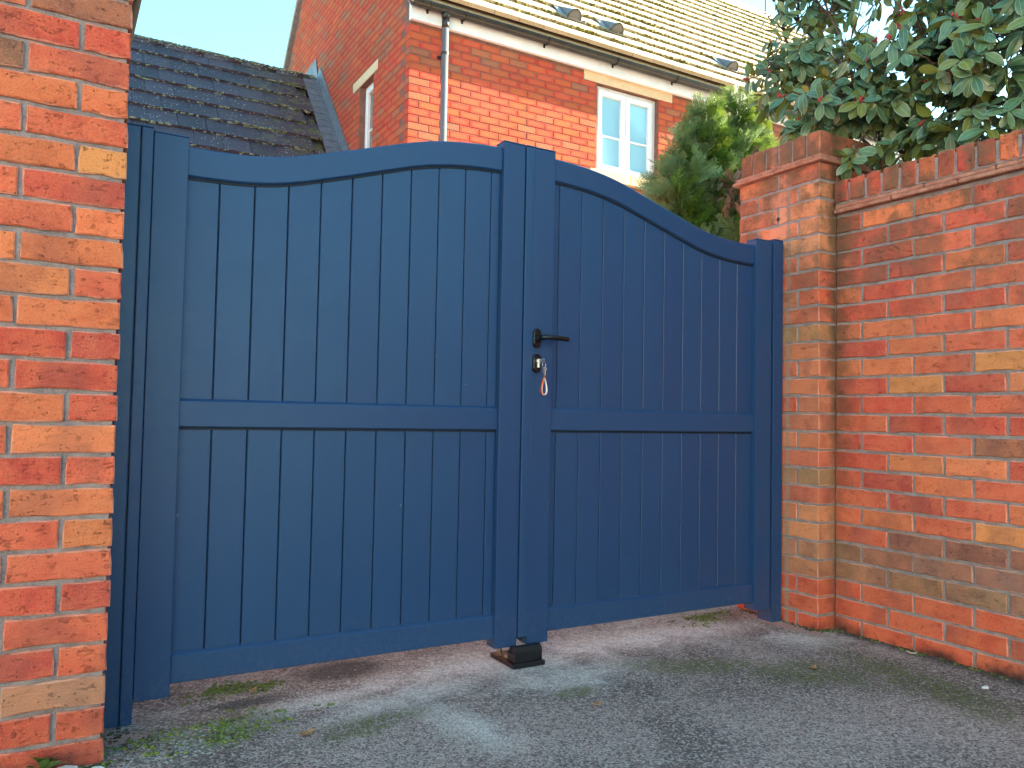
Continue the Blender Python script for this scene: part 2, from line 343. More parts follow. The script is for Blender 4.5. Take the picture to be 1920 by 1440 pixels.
def mat_leaf(name, topc, topc2, under, rim=None, trans=0.25, rough=0.38):
    mt, nt, b = newmat(name)
    oi = nd(nt, 'ShaderNodeObjectInfo'); geo = nd(nt, 'ShaderNodeNewGeometry')
    at = nd(nt, 'ShaderNodeAttribute', attribute_name='Tint')
    wp = geo.outputs['Position']
    n = noise_(nt, wp, 7, 3); f = noise_(nt, wp, 45, 3)
    k = math_(nt, 'ADD', math_(nt, 'MULTIPLY', n, 0.7), math_(nt, 'MULTIPLY', f, 0.3))
    c = mix(nt, rng(nt, k, 0.35, 0.65), topc, topc2)
    c = mix(nt, math_(nt, 'MULTIPLY', at.outputs['Fac'], 0.9), c, under)
    if rim:
        uv = sep(nt, nd(nt, 'ShaderNodeUVMap').outputs[0])
        edge = rng(nt, uv[0], 0.80, 1.0, 0, 0.65)
        rib = rng(nt, uv[0], 0.07, 0.02, 0, 0.5)
        c = mix(nt, math_(nt, 'MAXIMUM', edge, rib), c, rim)
    c = mix(nt, geo.outputs['Backfacing'], c, mix(nt, 0.75, c, under))
    setv(nt, b.inputs['Base Color'], c); b.inputs['Roughness'].default_value = rough
    b.inputs['Specular IOR Level'].default_value = 0.5
    tr = nd(nt, 'ShaderNodeBsdfTranslucent'); setv(nt, tr.inputs[0], mix(nt, 0.6, c, (0.16, 0.17, 0.02)))
    ms = nd(nt, 'ShaderNodeMixShader'); ms.inputs[0].default_value = trans
    nt.links.new(b.outputs[0], ms.inputs[1]); nt.links.new(tr.outputs[0], ms.inputs[2])
    nt.links.new(ms.outputs[0], nt.nodes['Material Output'].inputs[0])
    return mt
def mat_glass(name, col, rough=0.03):
    mt, nt, b = newmat(name); b.inputs['Base Color'].default_value = (*col, 1)
    b.inputs['Roughness'].default_value = rough; b.inputs['Specular IOR Level'].default_value = 0.9
    return mt

M = dict(
    brick=mat_brick(), hbrick=mat_house_brick(True), hbrickwork=mat_house_brick(False), asphalt=mat_asphalt(), paint=mat_paint(),
    mortar=mat_rough('lime_mortar', (0.165, 0.130, 0.130), (0.28, 0.23, 0.225), 22, 0.95, 0.9, 0.006),
    hmortar=mat_rough('house_mortar', (0.13, 0.065, 0.05), (0.20, 0.105, 0.08), 12, 0.95, 0.5, 0.004),
    creasing=mat_rough('creasing_tile', (0.24, 0.09, 0.06), (0.42, 0.19, 0.13), 24, 0.9, 1.0, 0.008),
    black=mat_simple('black_satin', (0.006, 0.006, 0.008), 0.22, 0, 0.4),
    iron=mat_simple('black_iron', (0.005, 0.006, 0.009), 0.4, 0, 0.4, 40, (0.014, 0.014, 0.016)),
    rust=mat_simple('rusty_steel', (0.12, 0.07, 0.045), 0.7, 0.2, 0.4, 60, (0.30, 0.22, 0.17)),
    gap_shade=mat_simple('painted_gap_shade', (0.006, 0.010, 0.022), 0.6, 0, 0.3), steel=mat_simple('bright_steel', (0.75, 0.75, 0.73), 0.22, 1.0),  # first material: near-black, paints shade into the gate's gaps and grooves
    cyl=mat_simple('nickel_cylinder', (0.72, 0.72, 0.70), 0.35, 0.4),
    orange=mat_simple('orange_strap', (0.90, 0.16, 0.02), 0.6), white=mat_simple('white_strap', (0.86, 0.80, 0.80), 0.6),
    pvc=mat_simple('white_pvc', (0.72, 0.74, 0.76), 0.35, 0, 0.5, 3, (0.78, 0.79, 0.80)),
    fascia=mat_rough('white_fascia', (0.62, 0.66, 0.70), (0.76, 0.78, 0.80), 4, 0.5, 0.05, 0.001),
    gutter=mat_simple('black_gutter', (0.012, 0.012, 0.012), 0.42, 0, 0.5, 8, (0.03, 0.028, 0.02)),
    pipe=mat_simple('grey_pipe', (0.13, 0.135, 0.15), 0.3, 0, 0.5),
    stone=mat_rough('buff_stone', (0.56, 0.40, 0.24), (0.64, 0.48, 0.31), 8, 0.85, 0.3, 0.002),
    lead=mat_rough('lead_sheet', (0.075, 0.080, 0.10), (0.15, 0.16, 0.19), 14, 0.5, 0.4, 0.004, 0.5),
    slate=mat_tile('dark_slate', (0.026, 0.017, 0.025), (0.062, 0.043, 0.061), (0.62, 0.62, 0.55), (0.13, 0.14, 0.03), 0.5, mossat=(1.5, 2.7)),
    rtile=mat_tile('pale_roof_tile', (0.30, 0.24, 0.15), (0.38, 0.31, 0.20), (0.20, 0.20, 0.10), (0.2, 0.2, 0.05), 0.75, speckamt=0.35),
    gmoss=mat_rough('ground_moss', (0.06, 0.085, 0.018), (0.17, 0.22, 0.05), 60, 1.0, 0.6, 0.004), moss=mat_rough('roof_moss', (0.055, 0.055, 0.018), (0.19, 0.17, 0.045), 30, 1.0, 0.8, 0.01),
    greymoss=mat_rough('grey_roof_moss', (0.07, 0.08, 0.035), (0.30, 0.31, 0.22), 40, 1.0, 0.8, 0.01),
    pane=mat_glass('blue_pane', (0.27, 0.57, 0.74), 0.06), dpane=mat_glass('dim_pane', (0.10, 0.13, 0.13), 0.05),  # blue pane's opaque base colour carries the sky's cyan
    leaf=mat_leaf('shrub_leaf', (0.042, 0.118, 0.062), (0.115, 0.235, 0.135), (0.20, 0.22, 0.035), (0.40, 0.55, 0.43), 0.25, 0.30),
    conifer=mat_leaf('conifer_spray', (0.028, 0.098, 0.012), (0.115, 0.26, 0.022), (0.24, 0.40, 0.22), None, 0.3, 0.6),
    dead=mat_rough('dead_foliage', (0.10, 0.065, 0.045), (0.22, 0.15, 0.11), 60, 0.9, 0.3, 0.003),
    bark=mat_rough('bark', (0.04, 0.028, 0.02), (0.10, 0.07, 0.055), 40, 0.9, 0.8, 0.004),
    bud=mat_rough('red_bud', (0.22, 0.018, 0.020), (0.34, 0.05, 0.05), 60, 0.6, 0.2, 0.002),
    weed=mat_leaf('weed_leaf', (0.05, 0.12, 0.025), (0.10, 0.20, 0.045), (0.14, 0.22, 0.06), None, 0.25, 0.45),
    dryleaf=mat_rough('dry_leaf', (0.26, 0.12, 0.05), (0.40, 0.22, 0.10), 60, 0.8, 0.3, 0.002),
    paleleaf=mat_rough('pale_dry_leaf', (0.45, 0.36, 0.22), (0.58, 0.48, 0.33), 60, 0.8, 0.3, 0.002),
    chip=mat_simple('white_chip', (0.66, 0.70, 0.68), 0.7), render=mat_rough('cream_render', (0.66, 0.60, 0.50), (0.72, 0.66, 0.56), 2, 0.9, 0.2, 0.002), paving=mat_rough('worn_paving', (0.27, 0.24, 0.20), (0.36, 0.33, 0.28), 3, 0.9, 0.4, 0.004), soil=mat_rough('soil', (0.05, 0.04, 0.028), (0.10, 0.08, 0.055), 12, 1.0, 1.0, 0.02),
)

# ------------------------------------------------------------------ ground
def sheet(name, x0, x1, y0, y1, z, mat, nx=1, ny=1):
    bm = bmesh.new()
    vs = [[bm.verts.new((x0 + (x1 - x0) * i / nx, y0 + (y1 - y0) * j / ny, z)) for i in range(nx + 1)] for j in range(ny + 1)]
    for j in range(ny):
        for i in range(nx): bm.faces.new((vs[j][i], vs[j][i + 1], vs[j + 1][i + 1], vs[j + 1][i]))
    me = bpy.data.meshes.new(name); bm.to_mesh(me); bm.free()
    return tag(link(name, me, mat), kind='structure')
sheet('ground', -600, 600, -600, 600, -0.012, M['paving'])
sheet('driveway', -6, 2.84, -5, 9.3, -0.004, M['asphalt'])

# ------------------------------------------------------------------ bricks
def brick_mesh(name, L, H, D, seed, jit=0.0023, ch=0.0035, n=(4, 2), tints=False):
    """brick lying along x, face at y=-D/2"""
    r = random.Random(seed); x, z = L / 2, H / 2
    P = [(-x + L * i / n[0], -z) for i in range(n[0])] + [(x, -z + H * i / n[1]) for i in range(n[1])] + \
        [(x - L * i / n[0], z) for i in range(n[0])] + [(-x, z - H * i / n[1]) for i in range(n[1])]
    P = [(a + r.uniform(-jit, jit), b + r.uniform(-jit, jit) * 1.2) for a, b in P]
    k = len(P); y = -D / 2
    V = [(a * (1 - 2 * ch / L), y + r.uniform(-0.3, 0.3) * jit, b * (1 - 2 * ch / H)) for a, b in P]
    V += [(a, y + ch * 0.8, b) for a, b in P] + [(a, D / 2, b) for a, b in P]
    F = [tuple(range(k))]
    for o in (0, k):
        F += [(o + (i + 1) % k, o + i, o + k + i, o + k + (i + 1) % k) for i in range(k)]
    F.append(tuple(range(3 * k - 1, 2 * k - 1, -1)))
    me = bpy.data.meshes.new(name); me.from_pydata(V, [], F)
    uv = me.uv_layers.new(name='UVMap')
    for pg in me.polygons:
        xs = [V[i][0] for i in pg.vertices]; end = max(xs) - min(xs) < 0.012 and pg.index > k
        for li in pg.loop_indices:
            co = V[me.loops[li].vertex_index]
            uv.data[li].uv = ((co[1] / D + 0.5) if end else (co[0] / L + 0.5), co[2] / H + 0.5)
    return me
PAL = [((0.72, 0.170, 0.072), 5), ((0.62, 0.080, 0.052), 6), ((0.75, 0.205, 0.082), 2), ((0.67, 0.122, 0.064), 6), ((0.74, 0.27, 0.085), 0.6), ((0.52, 0.072, 0.052), 2), ((0.34, 0.12, 0.075), 0.6)]
def pick(r, pal=PAL):
    t = r.uniform(0, sum(p[1] for p in pal))
    for c, wgt in pal:
        t -= wgt
        if t <= 0: break
    k = r.uniform(0.88, 1.1)
    return tuple(min(1, v * k * r.uniform(0.96, 1.04)) for v in c) + (1,)
_meshes = {}
def get_brick(L, H, D, var, matname, **kw):
    key = (round(L, 4), round(H, 4), round(D, 4), var, matname)
    if key not in _meshes: _meshes[key] = brick_mesh('brick', L, H, D, hash(key[:4]) & 0xffff, **kw)
    return _meshes[key]
def put_brick(parent, L, H, D, c, rotz, col, name='brick', mat=None, rotx=0.0, **kw):
    me = get_brick(L, H, D, rnd.randrange(5), (mat or M['brick']).name, **kw)
    o = link(name, me, mat or M['brick'], parent, c, (rotx + rnd.uniform(-.004, .004), rnd.uniform(-.004, .004), rotz + rnd.uniform(-.005, .005)))
    o.color = col
    return o
J = 0.010; BH = 0.065; PITCH = 0.075; Z0 = 0.0675        # Z0: underside of the second course of bricks

# ---- left: corner of a brick outbuilding (front face y=2.171, right face x=0.139)
lp = thing('brick_outbuilding', 'orange and red brick corner standing left of the blue gates, taller than the picture', 'building', (0, 0, 0))
FX, FY = 0.139, 2.171
MB().box(-3.2, FX - 0.008, FY + 0.008, 7.6, -0.2, 2.16).build('mortar', M['mortar'], lp)
LEFTCOL = {}
rb = random.Random(11)
for mrow in range(-1, 28):
    zc = 0.062 + PITCH * mrow + 0.0335
    stretch = mrow % 2 == 1
    x1 = FX
    first = True
    dark = mrow in (3,)
    while x1 > -0.75:
        L = 0.215 if stretch else 0.1025
        if not first: L = 0.215
        x0 = x1 - L
        D = 0.1025 if (not first or stretch) else 0.215
        col = pick(rb)
        if mrow == 2 and first is True: pass
        if mrow == 1: col = (0.44, 0.21, 0.13, 1) if first else col
        if mrow <= 0: col = (0.56, 0.085, 0.05, 1)
        if mrow >= 15 and not first and x1 < 0.0: col = (0.20, 0.095, 0.065, 1) if rb.random() < .45 else col
        put_brick(lp, L, BH, D, ((x0 + x1) / 2, FY + D / 2 + rb.uniform(-.0015, .0015), zc), 0, col)
        x1 = x0 - J; first = False
    # return face
    y0 = FY + (0.1025 if stretch else 0.215) + J
    while y0 < 3.3:
        L = 0.215
        put_brick(lp, L, BH, 0.1025, (FX - 0.05125 + rb.uniform(-.001, .001), y0 + L / 2, zc), R(90), pick(rb))
        y0 += L + J
eav = MB()
eav.tube([(0.158, 2.05, 2.17), (0.158, 7.7, 2.17)], 0.05, 10)
eav.build('gutter', M['gutter'], lp, True)
MB().box(-0.2, 0.112, 2.06, 7.7, 2.163, 2.26).build('fascia', M['gutter'], lp)
MB().prism([(0.17, 2.235), (0.17, 2.265), (-3.4, 3.9), (-3.4, 3.87)], 2.0, 7.75).build('roof', M['slate'], lp)

# ---- right: garden wall (face x=2.83) and square gate pillar
WX = 2.83
gw = thing('garden_wall', 'red brick garden wall with brick-on-edge coping, running towards the viewer on the right', 'wall', (0, 0, 0))
MB().box(WX + 0.006, WX + 0.215, -4.0, 2.203, -0.2, 1.716).build('mortar', M['mortar'], gw)
rb = random.Random(5)
BROWN = (0.32, 0.15, 0.095, 1)
for k in range(-1, 22):
    zb = 0.055 + PITCH * k + 0.005; zc = zb + BH / 2
    y1 = 2.203
    first = True
    while y1 > -0.3:
        L = 0.215
        if first: L = y1 - (2.087 if k % 2 else 1.97)
        col = pick(rb)
        if k in (2, 3) and rb.random() < 0.85: col = tuple(v * rb.uniform(.8, 1.15) for v in BROWN[:3]) + (1,)
        if k == 4 and rb.random() < 0.4: col = (0.26, 0.10, 0.075, 1)
        if k < 2: col = (0.64 * rb.uniform(.9, 1.05), 0.10, 0.05, 1)
        put_brick(gw, L, BH, 0.1025, (WX + 0.05125 + rb.uniform(-.0015, .0015), y1 - L / 2, zc), R(-90), col)
        y1 -= L + J; first = False
def creasing(parent, name, pts_fn, seglen):
    pass
# creasing tile course: two thin tiles laid end to end, slightly proud
for j in range(9):
    for lay, (pr, z0, z1) in enumerate(((0.024, 1.7165, 1.7325), (0.014, 1.7355, 1.7525))):
        ya = 2.20 - 0.265 * j - lay * 0.13; yb = ya - 0.26
        if lay and j == 0: ya = 2.20
        o = MB().box(WX - pr, WX + 0.237, yb, ya, z0, z1, 0.003).build('creasing_tile', M['creasing'], gw)
for j in range(28):
    yc = 2.17 - 0.0745 * j
    col = pick(rb); col = tuple(v * rb.uniform(.5, .85) for v in col[:3]) + (1,)
    put_brick(gw, 0.0635, 0.094 + rb.uniform(-.004, .004), 0.215, (WX + 0.0925 + rb.uniform(-.003, .003), yc, 1.806), R(-90), col, 'coping_brick', jit=0.0032, ch=0.006)
MB().box(WX - 0.008, WX + 0.19, -4.0, 2.2, 1.755, 1.838).build('coping_mortar', M['mortar'], gw)

PX0, PX1, PY0, PY1 = 2.735, 3.175, 2.212, 2.658
pl = thing('gate_pillar', 'square brick gate pillar with projecting brick cap, right of the blue gates', 'pillar', (0, 0, 0))
MB().box(PX0 + 0.004, PX1 - 0.004, PY0 + 0.004, PY1 - 0.004, -0.2, 1.93).build('mortar', M['mortar'], pl)
rb = random.Random(21)
for k in range(-1, 25):
    zb = 0.055 + PITCH * k + 0.005; zc = zb + BH / 2
    even = k % 2 == 0
    PPAL = [((0.64, 0.19, 0.095), 4), ((0.58, 0.14, 0.08), 4), ((0.64, 0.25, 0.12), 3), ((0.50, 0.15, 0.09), 3), ((0.62, 0.10, 0.055), 2), ((0.44, 0.19, 0.11), 1.5)]
    cols = lambda: (tuple(v * rb.uniform(.8, 1.15) for v in (0.40, 0.20, 0.11)) + (1,)) if k in (2, 3, 7, 15) else pick(rb, PPAL)
    if k < 2: cols = lambda: (0.64 * rb.uniform(.9, 1.05), 0.10, 0.05, 1)
    # left face: y from PY0 to PY1
    if even: spans = [(0.0, 0.215), (0.225, 0.446)]
    else: spans = [(0.0, 0.1025), (0.1125, 0.3275), (0.3375, 0.446)]
    for a, b in spans:
        put_brick(pl, b - a, BH, 0.1025, (PX0 + 0.05125 + rb.uniform(-.001, .001), PY0 + (a + b) / 2, zc), R(-90), cols())
    # front face, from behind the corner brick on
    xs = [(0.1125, 0.3275), (0.3375, 0.44)] if even else [(0.1125, 0.215), (0.225, 0.44)]
    if k >= 21 or True:
        for a, b in xs:
            put_brick(pl, b - a, BH, 0.1025, (PX0 + (a + b) / 2, PY0 + 0.05125, zc), 0, cols())
    # back and right faces
    put_brick(pl, 0.30, BH, 0.1025, (PX0 + 0.27, PY1 - 0.05125, zc), R(180), cols())
for lay, (pr, z0, z1) in enumerate(((0.024, 1.930, 1.944), (0.012, 1.9465, 1.962))):
    for (xa, xb) in ((PX0 - pr, PX0 + 0.218), (PX0 + 0.222, PX1 + pr)):
        for (ya, yb) in ((PY0 - pr, PY0 + 0.22), (PY0 + 0.224, PY1 + pr)):
            MB().box(xa, xb, ya, yb, z0, z1, 0.003).build('creasing_tile', M['creasing'], pl)
MB().box(PX0 + 0.012, PX1 - 0.012, PY0 + 0.012, PY1 - 0.012, 1.963, 2.062).build('cap_mortar', M['mortar'], pl)
for j in range(6):
    yc = PY0 + 0.0365 + 0.0745 * j
    dk = 0.45 if j >= 4 else (0.62 if j == 3 else 0.78)
    for xc in (PX0 + 0.110, PX1 - 0.110):
        col = tuple(v * dk * rb.uniform(.9, 1.1) for v in (0.44, 0.13, 0.075)) + (1,)
        put_brick(pl, 0.0635, 0.102 + rb.uniform(-.004, .004), 0.2145, (xc, yc, 2.0155), R(-90 if xc < 2.9 else 90), col, 'cap_brick', jit=0.003, ch=0.006)
# old fixing plug in the pillar face
sp = MB(); sp.cyl((PX0 - 0.002, 2.429, 1.731), (PX0 + 0.02, 2.429, 1.731), 0.0085, seg=14); sp.build('wall_plug', M['iron'], pl)

# ------------------------------------------------------------------ gates
YS, YR_, YB = 2.390, 2.402, 2.414
CURVE = [(.31, 1.591), (.40, 1.593), (.47, 1.597), (.55, 1.607), (.63, 1.6245), (.70, 1.645), (.77, 1.666), (.85, 1.691), (.93, 1.716), (1.0, 1.7375), (1.07, 1.7545), (1.14, 1.7665), (1.20, 1.7735), (1.27, 1.7785), (1.335, 1.781)]
def ctop(x):
    for i in range(len(CURVE) - 1):
        x0, z0 = CURVE[i]; x1, z1 = CURVE[i + 1]
        if x <= x1 or i == len(CURVE) - 2:
            g = lambda j: (CURVE[min(j + 1, len(CURVE) - 1)][1] - CURVE[max(j - 1, 0)][1]) / (CURVE[min(j + 1, len(CURVE) - 1)][0] - CURVE[max(j - 1, 0)][0])
            m0, m1 = (0 if i == 0 else g(i)), (0 if i == len(CURVE) - 2 else g(i + 1)); hh = x1 - x0; t = min(1, max(0, (x - x0) / hh))
            return (2*t**3-3*t**2+1)*z0 + (t**3-2*t**2+t)*hh*m0 + (-2*t**3+3*t**2)*z1 + (t**3-t**2)*hh*m1
MIR = 1.4365 * 2
def gate_leaf(name, label, side):
    t = thing(name, label, 'gate', (0, 0, 0), 'pair of blue driveway gate leaves')
    f = (lambda x: x) if side < 0 else (lambda x: MIR - x)
    def bx(nm, xa, xb, y0, y1, z0, z1, bev=0.002, mat=None, par=None):
        a, b = sorted((f(xa), f(xb)))
        return MB().box(a, b, y0, y1, z0, z1, bev, 2).build(nm, mat or M['paint'], par or t)
    zo, zi = 1.613, 1.798
    hs = bx('stile', 0.2205, 0.311, YS, YS + 0.058, 0.055, zo, 0.0022)
    ms = bx('stile', 1.330, 1.416 if side < 0 else 1.417, YS, YS + 0.058, 0.055, zi, 0.0022)
    bx('cap', 0.2200, 0.3115, YS - 0.0005, YS + 0.0585, zo + 0.0008, zo + 0.005, 0.001, par=hs)
    bx('cap', 1.3295, 1.4165, YS - 0.0005, YS + 0.0585, zi + 0.0008, zi + 0.005, 0.001, par=ms)
    for z0, z1, nm in ((0.0865, 0.169, 'bottom_rail'), (0.7965, 0.877, 'middle_rail')):
        a, b = sorted((f(0.3115), f(1.3295)))
        MB().prism([(YR_ + 0.003, z0), (YR_, z0 + 0.003), (YR_, z1 - 0.0080), (YR_ + 0.0015, z1 - 0.0060), (YR_ + 0.0095, z1), (YR_ + 0.034, z1), (YR_ + 0.034, z0)], a, b, 'x').build(nm, M['paint'], t)
    # curved top rail
    N = 56; c = 0.005; bm = bmesh.new(); prev = None
    for i in range(N + 1):
        x = 0.3115 + (1.3295 - 0.3115) * i / N; zt = ctop(x); zb = zt - 0.084
        y0, y1 = YR_, YR_ + 0.034
        ring = [bm.verts.new((f(x), y, z)) for y, z in ((y0, zb + c), (y0, zt - c), (y0 + c, zt), (y1 - c, zt), (y1, zt - c), (y1, zb + c), (y1 - c, zb), (y0 + c, zb))]
        if prev:
            for k in range(8): bm.faces.new((prev[k], ring[k], ring[(k + 1) % 8], prev[(k + 1) % 8]))
        else: bm.faces.new(ring)
        prev = ring
    bm.faces.new(prev[::-1]); mb = MB(); mb.bm.free(); mb.bm = bm
    mb.build('curved_top_rail', M['paint'], t)
    # tongue and groove boards, one object each, above and below the middle rail
    ed = [0.3115] + [0.401 + 0.09933 * i for i in range(10)] + [1.3295]
    g = 0.0015; rj = random.Random(3 + side)
    for a, b in zip(ed, ed[1:]):
        xa, xb = a + (g if a > 0.32 else 0), b - (g if b < 1.32 else 0)
        dy = rj.uniform(-0.0006, 0.0006)
        for lo, hi in ((0.870, None), (0.160, 0.803)):
            bm = bmesh.new(); ch = 0.0017
            xs = [xa, xa + ch, xb - ch, xb]; ys = [YB + dy + ch * 1.3, YB + dy, YB + dy, YB + dy + ch * 1.3]
            fv, tv = [], []
            for x, y in list(zip(xs, ys)) + [(xb, YB + 0.012), (xa, YB + 0.012)]:
                fv.append(bm.verts.new((f(x), y, lo))); tv.append(bm.verts.new((f(x), y, (ctop(x) - 0.06) if hi is None else hi)))
            n = len(fv); bm.faces.new(fv); bm.faces.new(tv[::-1])
            for k in range(n): bm.faces.new((fv[k], tv[k], tv[(k + 1) % n], fv[(k + 1) % n]))
            mb = MB(); mb.bm.free(); mb.bm = bm; mb.build('board', M['paint'], t)
    bx('shade_strip', 0.3115, 1.3295, YB - 0.0035, YB + 0.006, 0.7895, 0.7967, 0, M['gap_shade'])  # dark strip painting the shade line under the middle rail
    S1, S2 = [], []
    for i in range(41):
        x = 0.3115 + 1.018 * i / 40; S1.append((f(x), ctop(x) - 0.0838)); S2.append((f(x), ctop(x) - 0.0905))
    MB().prism(S1 + S2[::-1], YB - 0.0035, YB + 0.006).build('shade_strip', M['gap_shade'], t)  # same painted shade line, following the curved top rail
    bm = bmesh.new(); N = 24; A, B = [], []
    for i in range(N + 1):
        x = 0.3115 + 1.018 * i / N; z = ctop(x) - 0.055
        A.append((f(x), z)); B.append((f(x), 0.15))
    bm.free(); MB().prism(A + B[::-1], YB + 0.0075, YB + 0.0165).build('backing_panel', M['gap_shade'], t)  # darkened so the board grooves read as shaded
    return t
lg = gate_leaf('gate_leaf', 'left blue gate leaf with vertical boards and a swept top rising to the middle', -1)
rg = gate_leaf('gate_leaf', 'right blue gate leaf with the black lever handle and lock', 1)
# closing strip carried by the right leaf
MB().box(1.4202, 1.4552, YS - 0.003, YS + 0.018, 0.083, 1.7975, 0.003, 2).build('closing_strip', M['paint'], rg)
MB().box(1.4206, 1.455, YS - 0.0025, YS + 0.018, 1.7985, 1.803, 0.001).build('strip_cap', M['paint'], rg)
MB().box(1.409, 1.462, YS + 0.0585, YS + 0.064, 0.06, 1.79, 0.001).build('rebate_strip', M['paint'], rg)
# posts
for nm, lab, xs in (('gate_post', 'blue gate post against the left brick corner', ((0.146, 0.1862), (0.1885, 0.2190))), ('gate_post', 'narrow blue gate post against the right brick pillar', ((2.6660, 2.7235),))):
    t = thing(nm, lab, 'post', (0, 0, 0), 'blue gate posts')
    for i, (a, b) in enumerate(xs):
        top = 1.629
        yy = YS + (0.004 if (len(xs) == 2 and i == 0) else 0)
        MB().box(a, b, yy, YS + 0.08, -0.02, top - 0.006, 0.003, 2).build('post_tube', M['paint'], t)
        MB().box(a - 0.0005, b + 0.0005, yy - 0.001, YS + 0.081, top - 0.0055, top, 0.0015).build('post_cap', M['paint'], t)
    if len(xs) == 2: MB().box(0.1865, 0.188, YS + 0.012, YS + 0.07, 0.0, 1.60).build('post_joint', M['gutter'], t)

def stadium(cx, cz, hw, hh, y0, y1, n=10, inset=0.0):
    mb = MB(); pts = []
    for s in (1, -1):
        for i in range(n + 1):
            a = math.pi * i / n + (0 if s > 0 else math.pi)
            pts.append((cx + math.cos(a) * hw, cz + s * (hh - hw) + math.sin(a) * hw))
    ci = 0.86
    A = [mb.bm.verts.new((x, y1, z)) for x, z in pts]; B = [mb.bm.verts.new((x, y0 + 0.003, z)) for x, z in pts]
    C = [mb.bm.verts.new((cx + (x - cx) * ci, y0, cz + (z - cz) * (0.94))) for x, z in pts]
    for P, Q in ((A, B), (B, C)):
        for i in range(len(pts)): mb.bm.faces.new((P[i], P[(i + 1) % len(pts)], Q[(i + 1) % len(pts)], Q[i]))
    mb.bm.faces.new(C); mb.bm.faces.new(A[::-1])
    return mb
hp = stadium(1.474, 1.121, 0.0155, 0.0345, YS - 0.011, YS + 0.001).build('handle_plate', M['black'], rg)
lv = MB(); lv.cyl((1.474, YS - 0.008, 1.121), (1.474, YS - 0.030, 1.121), 0.0115, 0.010, 16)
lv.tube([(1.474, YS - 0.024, 1.1215), (1.475, YS - 0.040, 1.1217), (1.482, YS - 0.049, 1.122), (1.50, YS - 0.052, 1.1225), (1.54, YS - 0.052, 1.1215), (1.574, YS - 0.051, 1.120), (1.5785, YS - 0.051, 1.1198)], [0.010, 0.0098, 0.0096, 0.0095, 0.0092, 0.0086, 0.005], 14)
lv.build('lever', M['black'], hp, True)
es = stadium(1.4745, 1.032, 0.0155, 0.0335, YS - 0.011, YS + 0.001).build('lock_plate', M['black'], rg)
cy = MB(); cy.cyl((1.4765, YS - 0.006, 1.040), (1.4765, YS - 0.0175, 1.040), 0.0080, seg=18); cy.box(1.4725, 1.4805, YS - 0.0175, YS - 0.006, 1.017, 1.036, 0.0015); cy.build('lock_cylinder', M['cyl'], es)
# bunch of keys in the lock
kt = thing('key_bunch', 'keys on a split ring with an orange and white strap hanging from the gate lock', 'keys', (1.474, YS - 0.03, 1.04))
def torus(c, Rr, r, rot, n=20, k=6):
    mb = MB(); pts = [Vector((math.cos(2 * math.pi * i / n) * Rr, 0, math.sin(2 * math.pi * i / n) * Rr)) for i in range(n)]
    mt = Matrix.Translation(c) @ rot
    rings = []
    for i in range(n):
        a = 2 * math.pi * i / n; u = Vector((math.cos(a), 0, math.sin(a)))
        rings.append([mb.bm.verts.new(mt @ (pts[i] + (u * math.cos(t) + Vector((0, 1, 0)) * math.sin(t)) * r)) for t in [2 * math.pi * j / k for j in range(k)]])
    for i in range(n):
        A, B = rings[i], rings[(i + 1) % n]
        for j in range(k): mb.bm.faces.new((A[j], A[(j + 1) % k], B[(j + 1) % k], B[j]))
    return mb
o = Vector((1.474, YS - 0.03, 1.04))
kk = MB(); kk.box(-0.0012, 0.0012, -0.012, 0.016, -0.0035, 0.0035, 0.0004); kk.cyl((-0.0013, -0.016, -0.001), (0.0013, -0.016, -0.001), 0.010, seg=18); kk.build('key', M['steel'], kt)
k2 = MB(); k2.cyl((0.004, -0.022, -0.030), (0.0062, -0.0215, -0.030), 0.0095, seg=18); k2.box(0.004, 0.0062, -0.026, -0.020, -0.060, -0.036, 0.0004); k2.build('key', M['steel'], kt)
torus(Vector((0.000, -0.024, -0.016)), 0.0115, 0.0011, Matrix.Rotation(R(28), 4, 'Z')).build('split_ring', M['steel'], kt, True)
torus(Vector((0.002, -0.024, -0.036)), 0.0085, 0.0010, Matrix.Rotation(R(75), 4, 'Z')).build('split_ring', M['steel'], kt, True)
cl = MB(); cl.cyl((0.001, -0.024, -0.043), (0.0015, -0.024, -0.060), 0.0032, 0.0042, 10); cl.build('clip', M['black'], kt)
def strap(inner):
    bm = bmesh.new(); N = 28; prev = None; first = None
    for i in range(N + 1):
        t = i / N; a = 2 * math.pi * t
        x = 0.0125 * math.sin(a) * (1 - 0.62 * math.cos(a / 2 * 0 + a)) / 1.25; z = -0.090 + 0.0305 * math.cos(a)
        off = -0.0011 if inner else 0.0
        x *= (1 + off / 0.0125)
        ring = [bm.verts.new((0.0015 + x, -0.0295, z + (0.001 if inner and z < -0.09 else 0))), bm.verts.new((0.0015 + x, -0.0185, z + (0.001 if inner and z < -0.09 else 0)))]
        if prev: bm.faces.new((prev[0], prev[1], ring[1], ring[0]))
        prev = ring
    mb = MB(); mb.bm.free(); mb.bm = bm; return mb
st = strap(False).build('strap', M['orange'], kt, True); sm_ = st.modifiers.new('thick', 'SOLIDIFY'); sm_.thickness = 0.0009
st = strap(True).build('strap_lining', M['white'], kt, True); sm_ = st.modifiers.new('thick', 'SOLIDIFY'); sm_.thickness = 0.0009

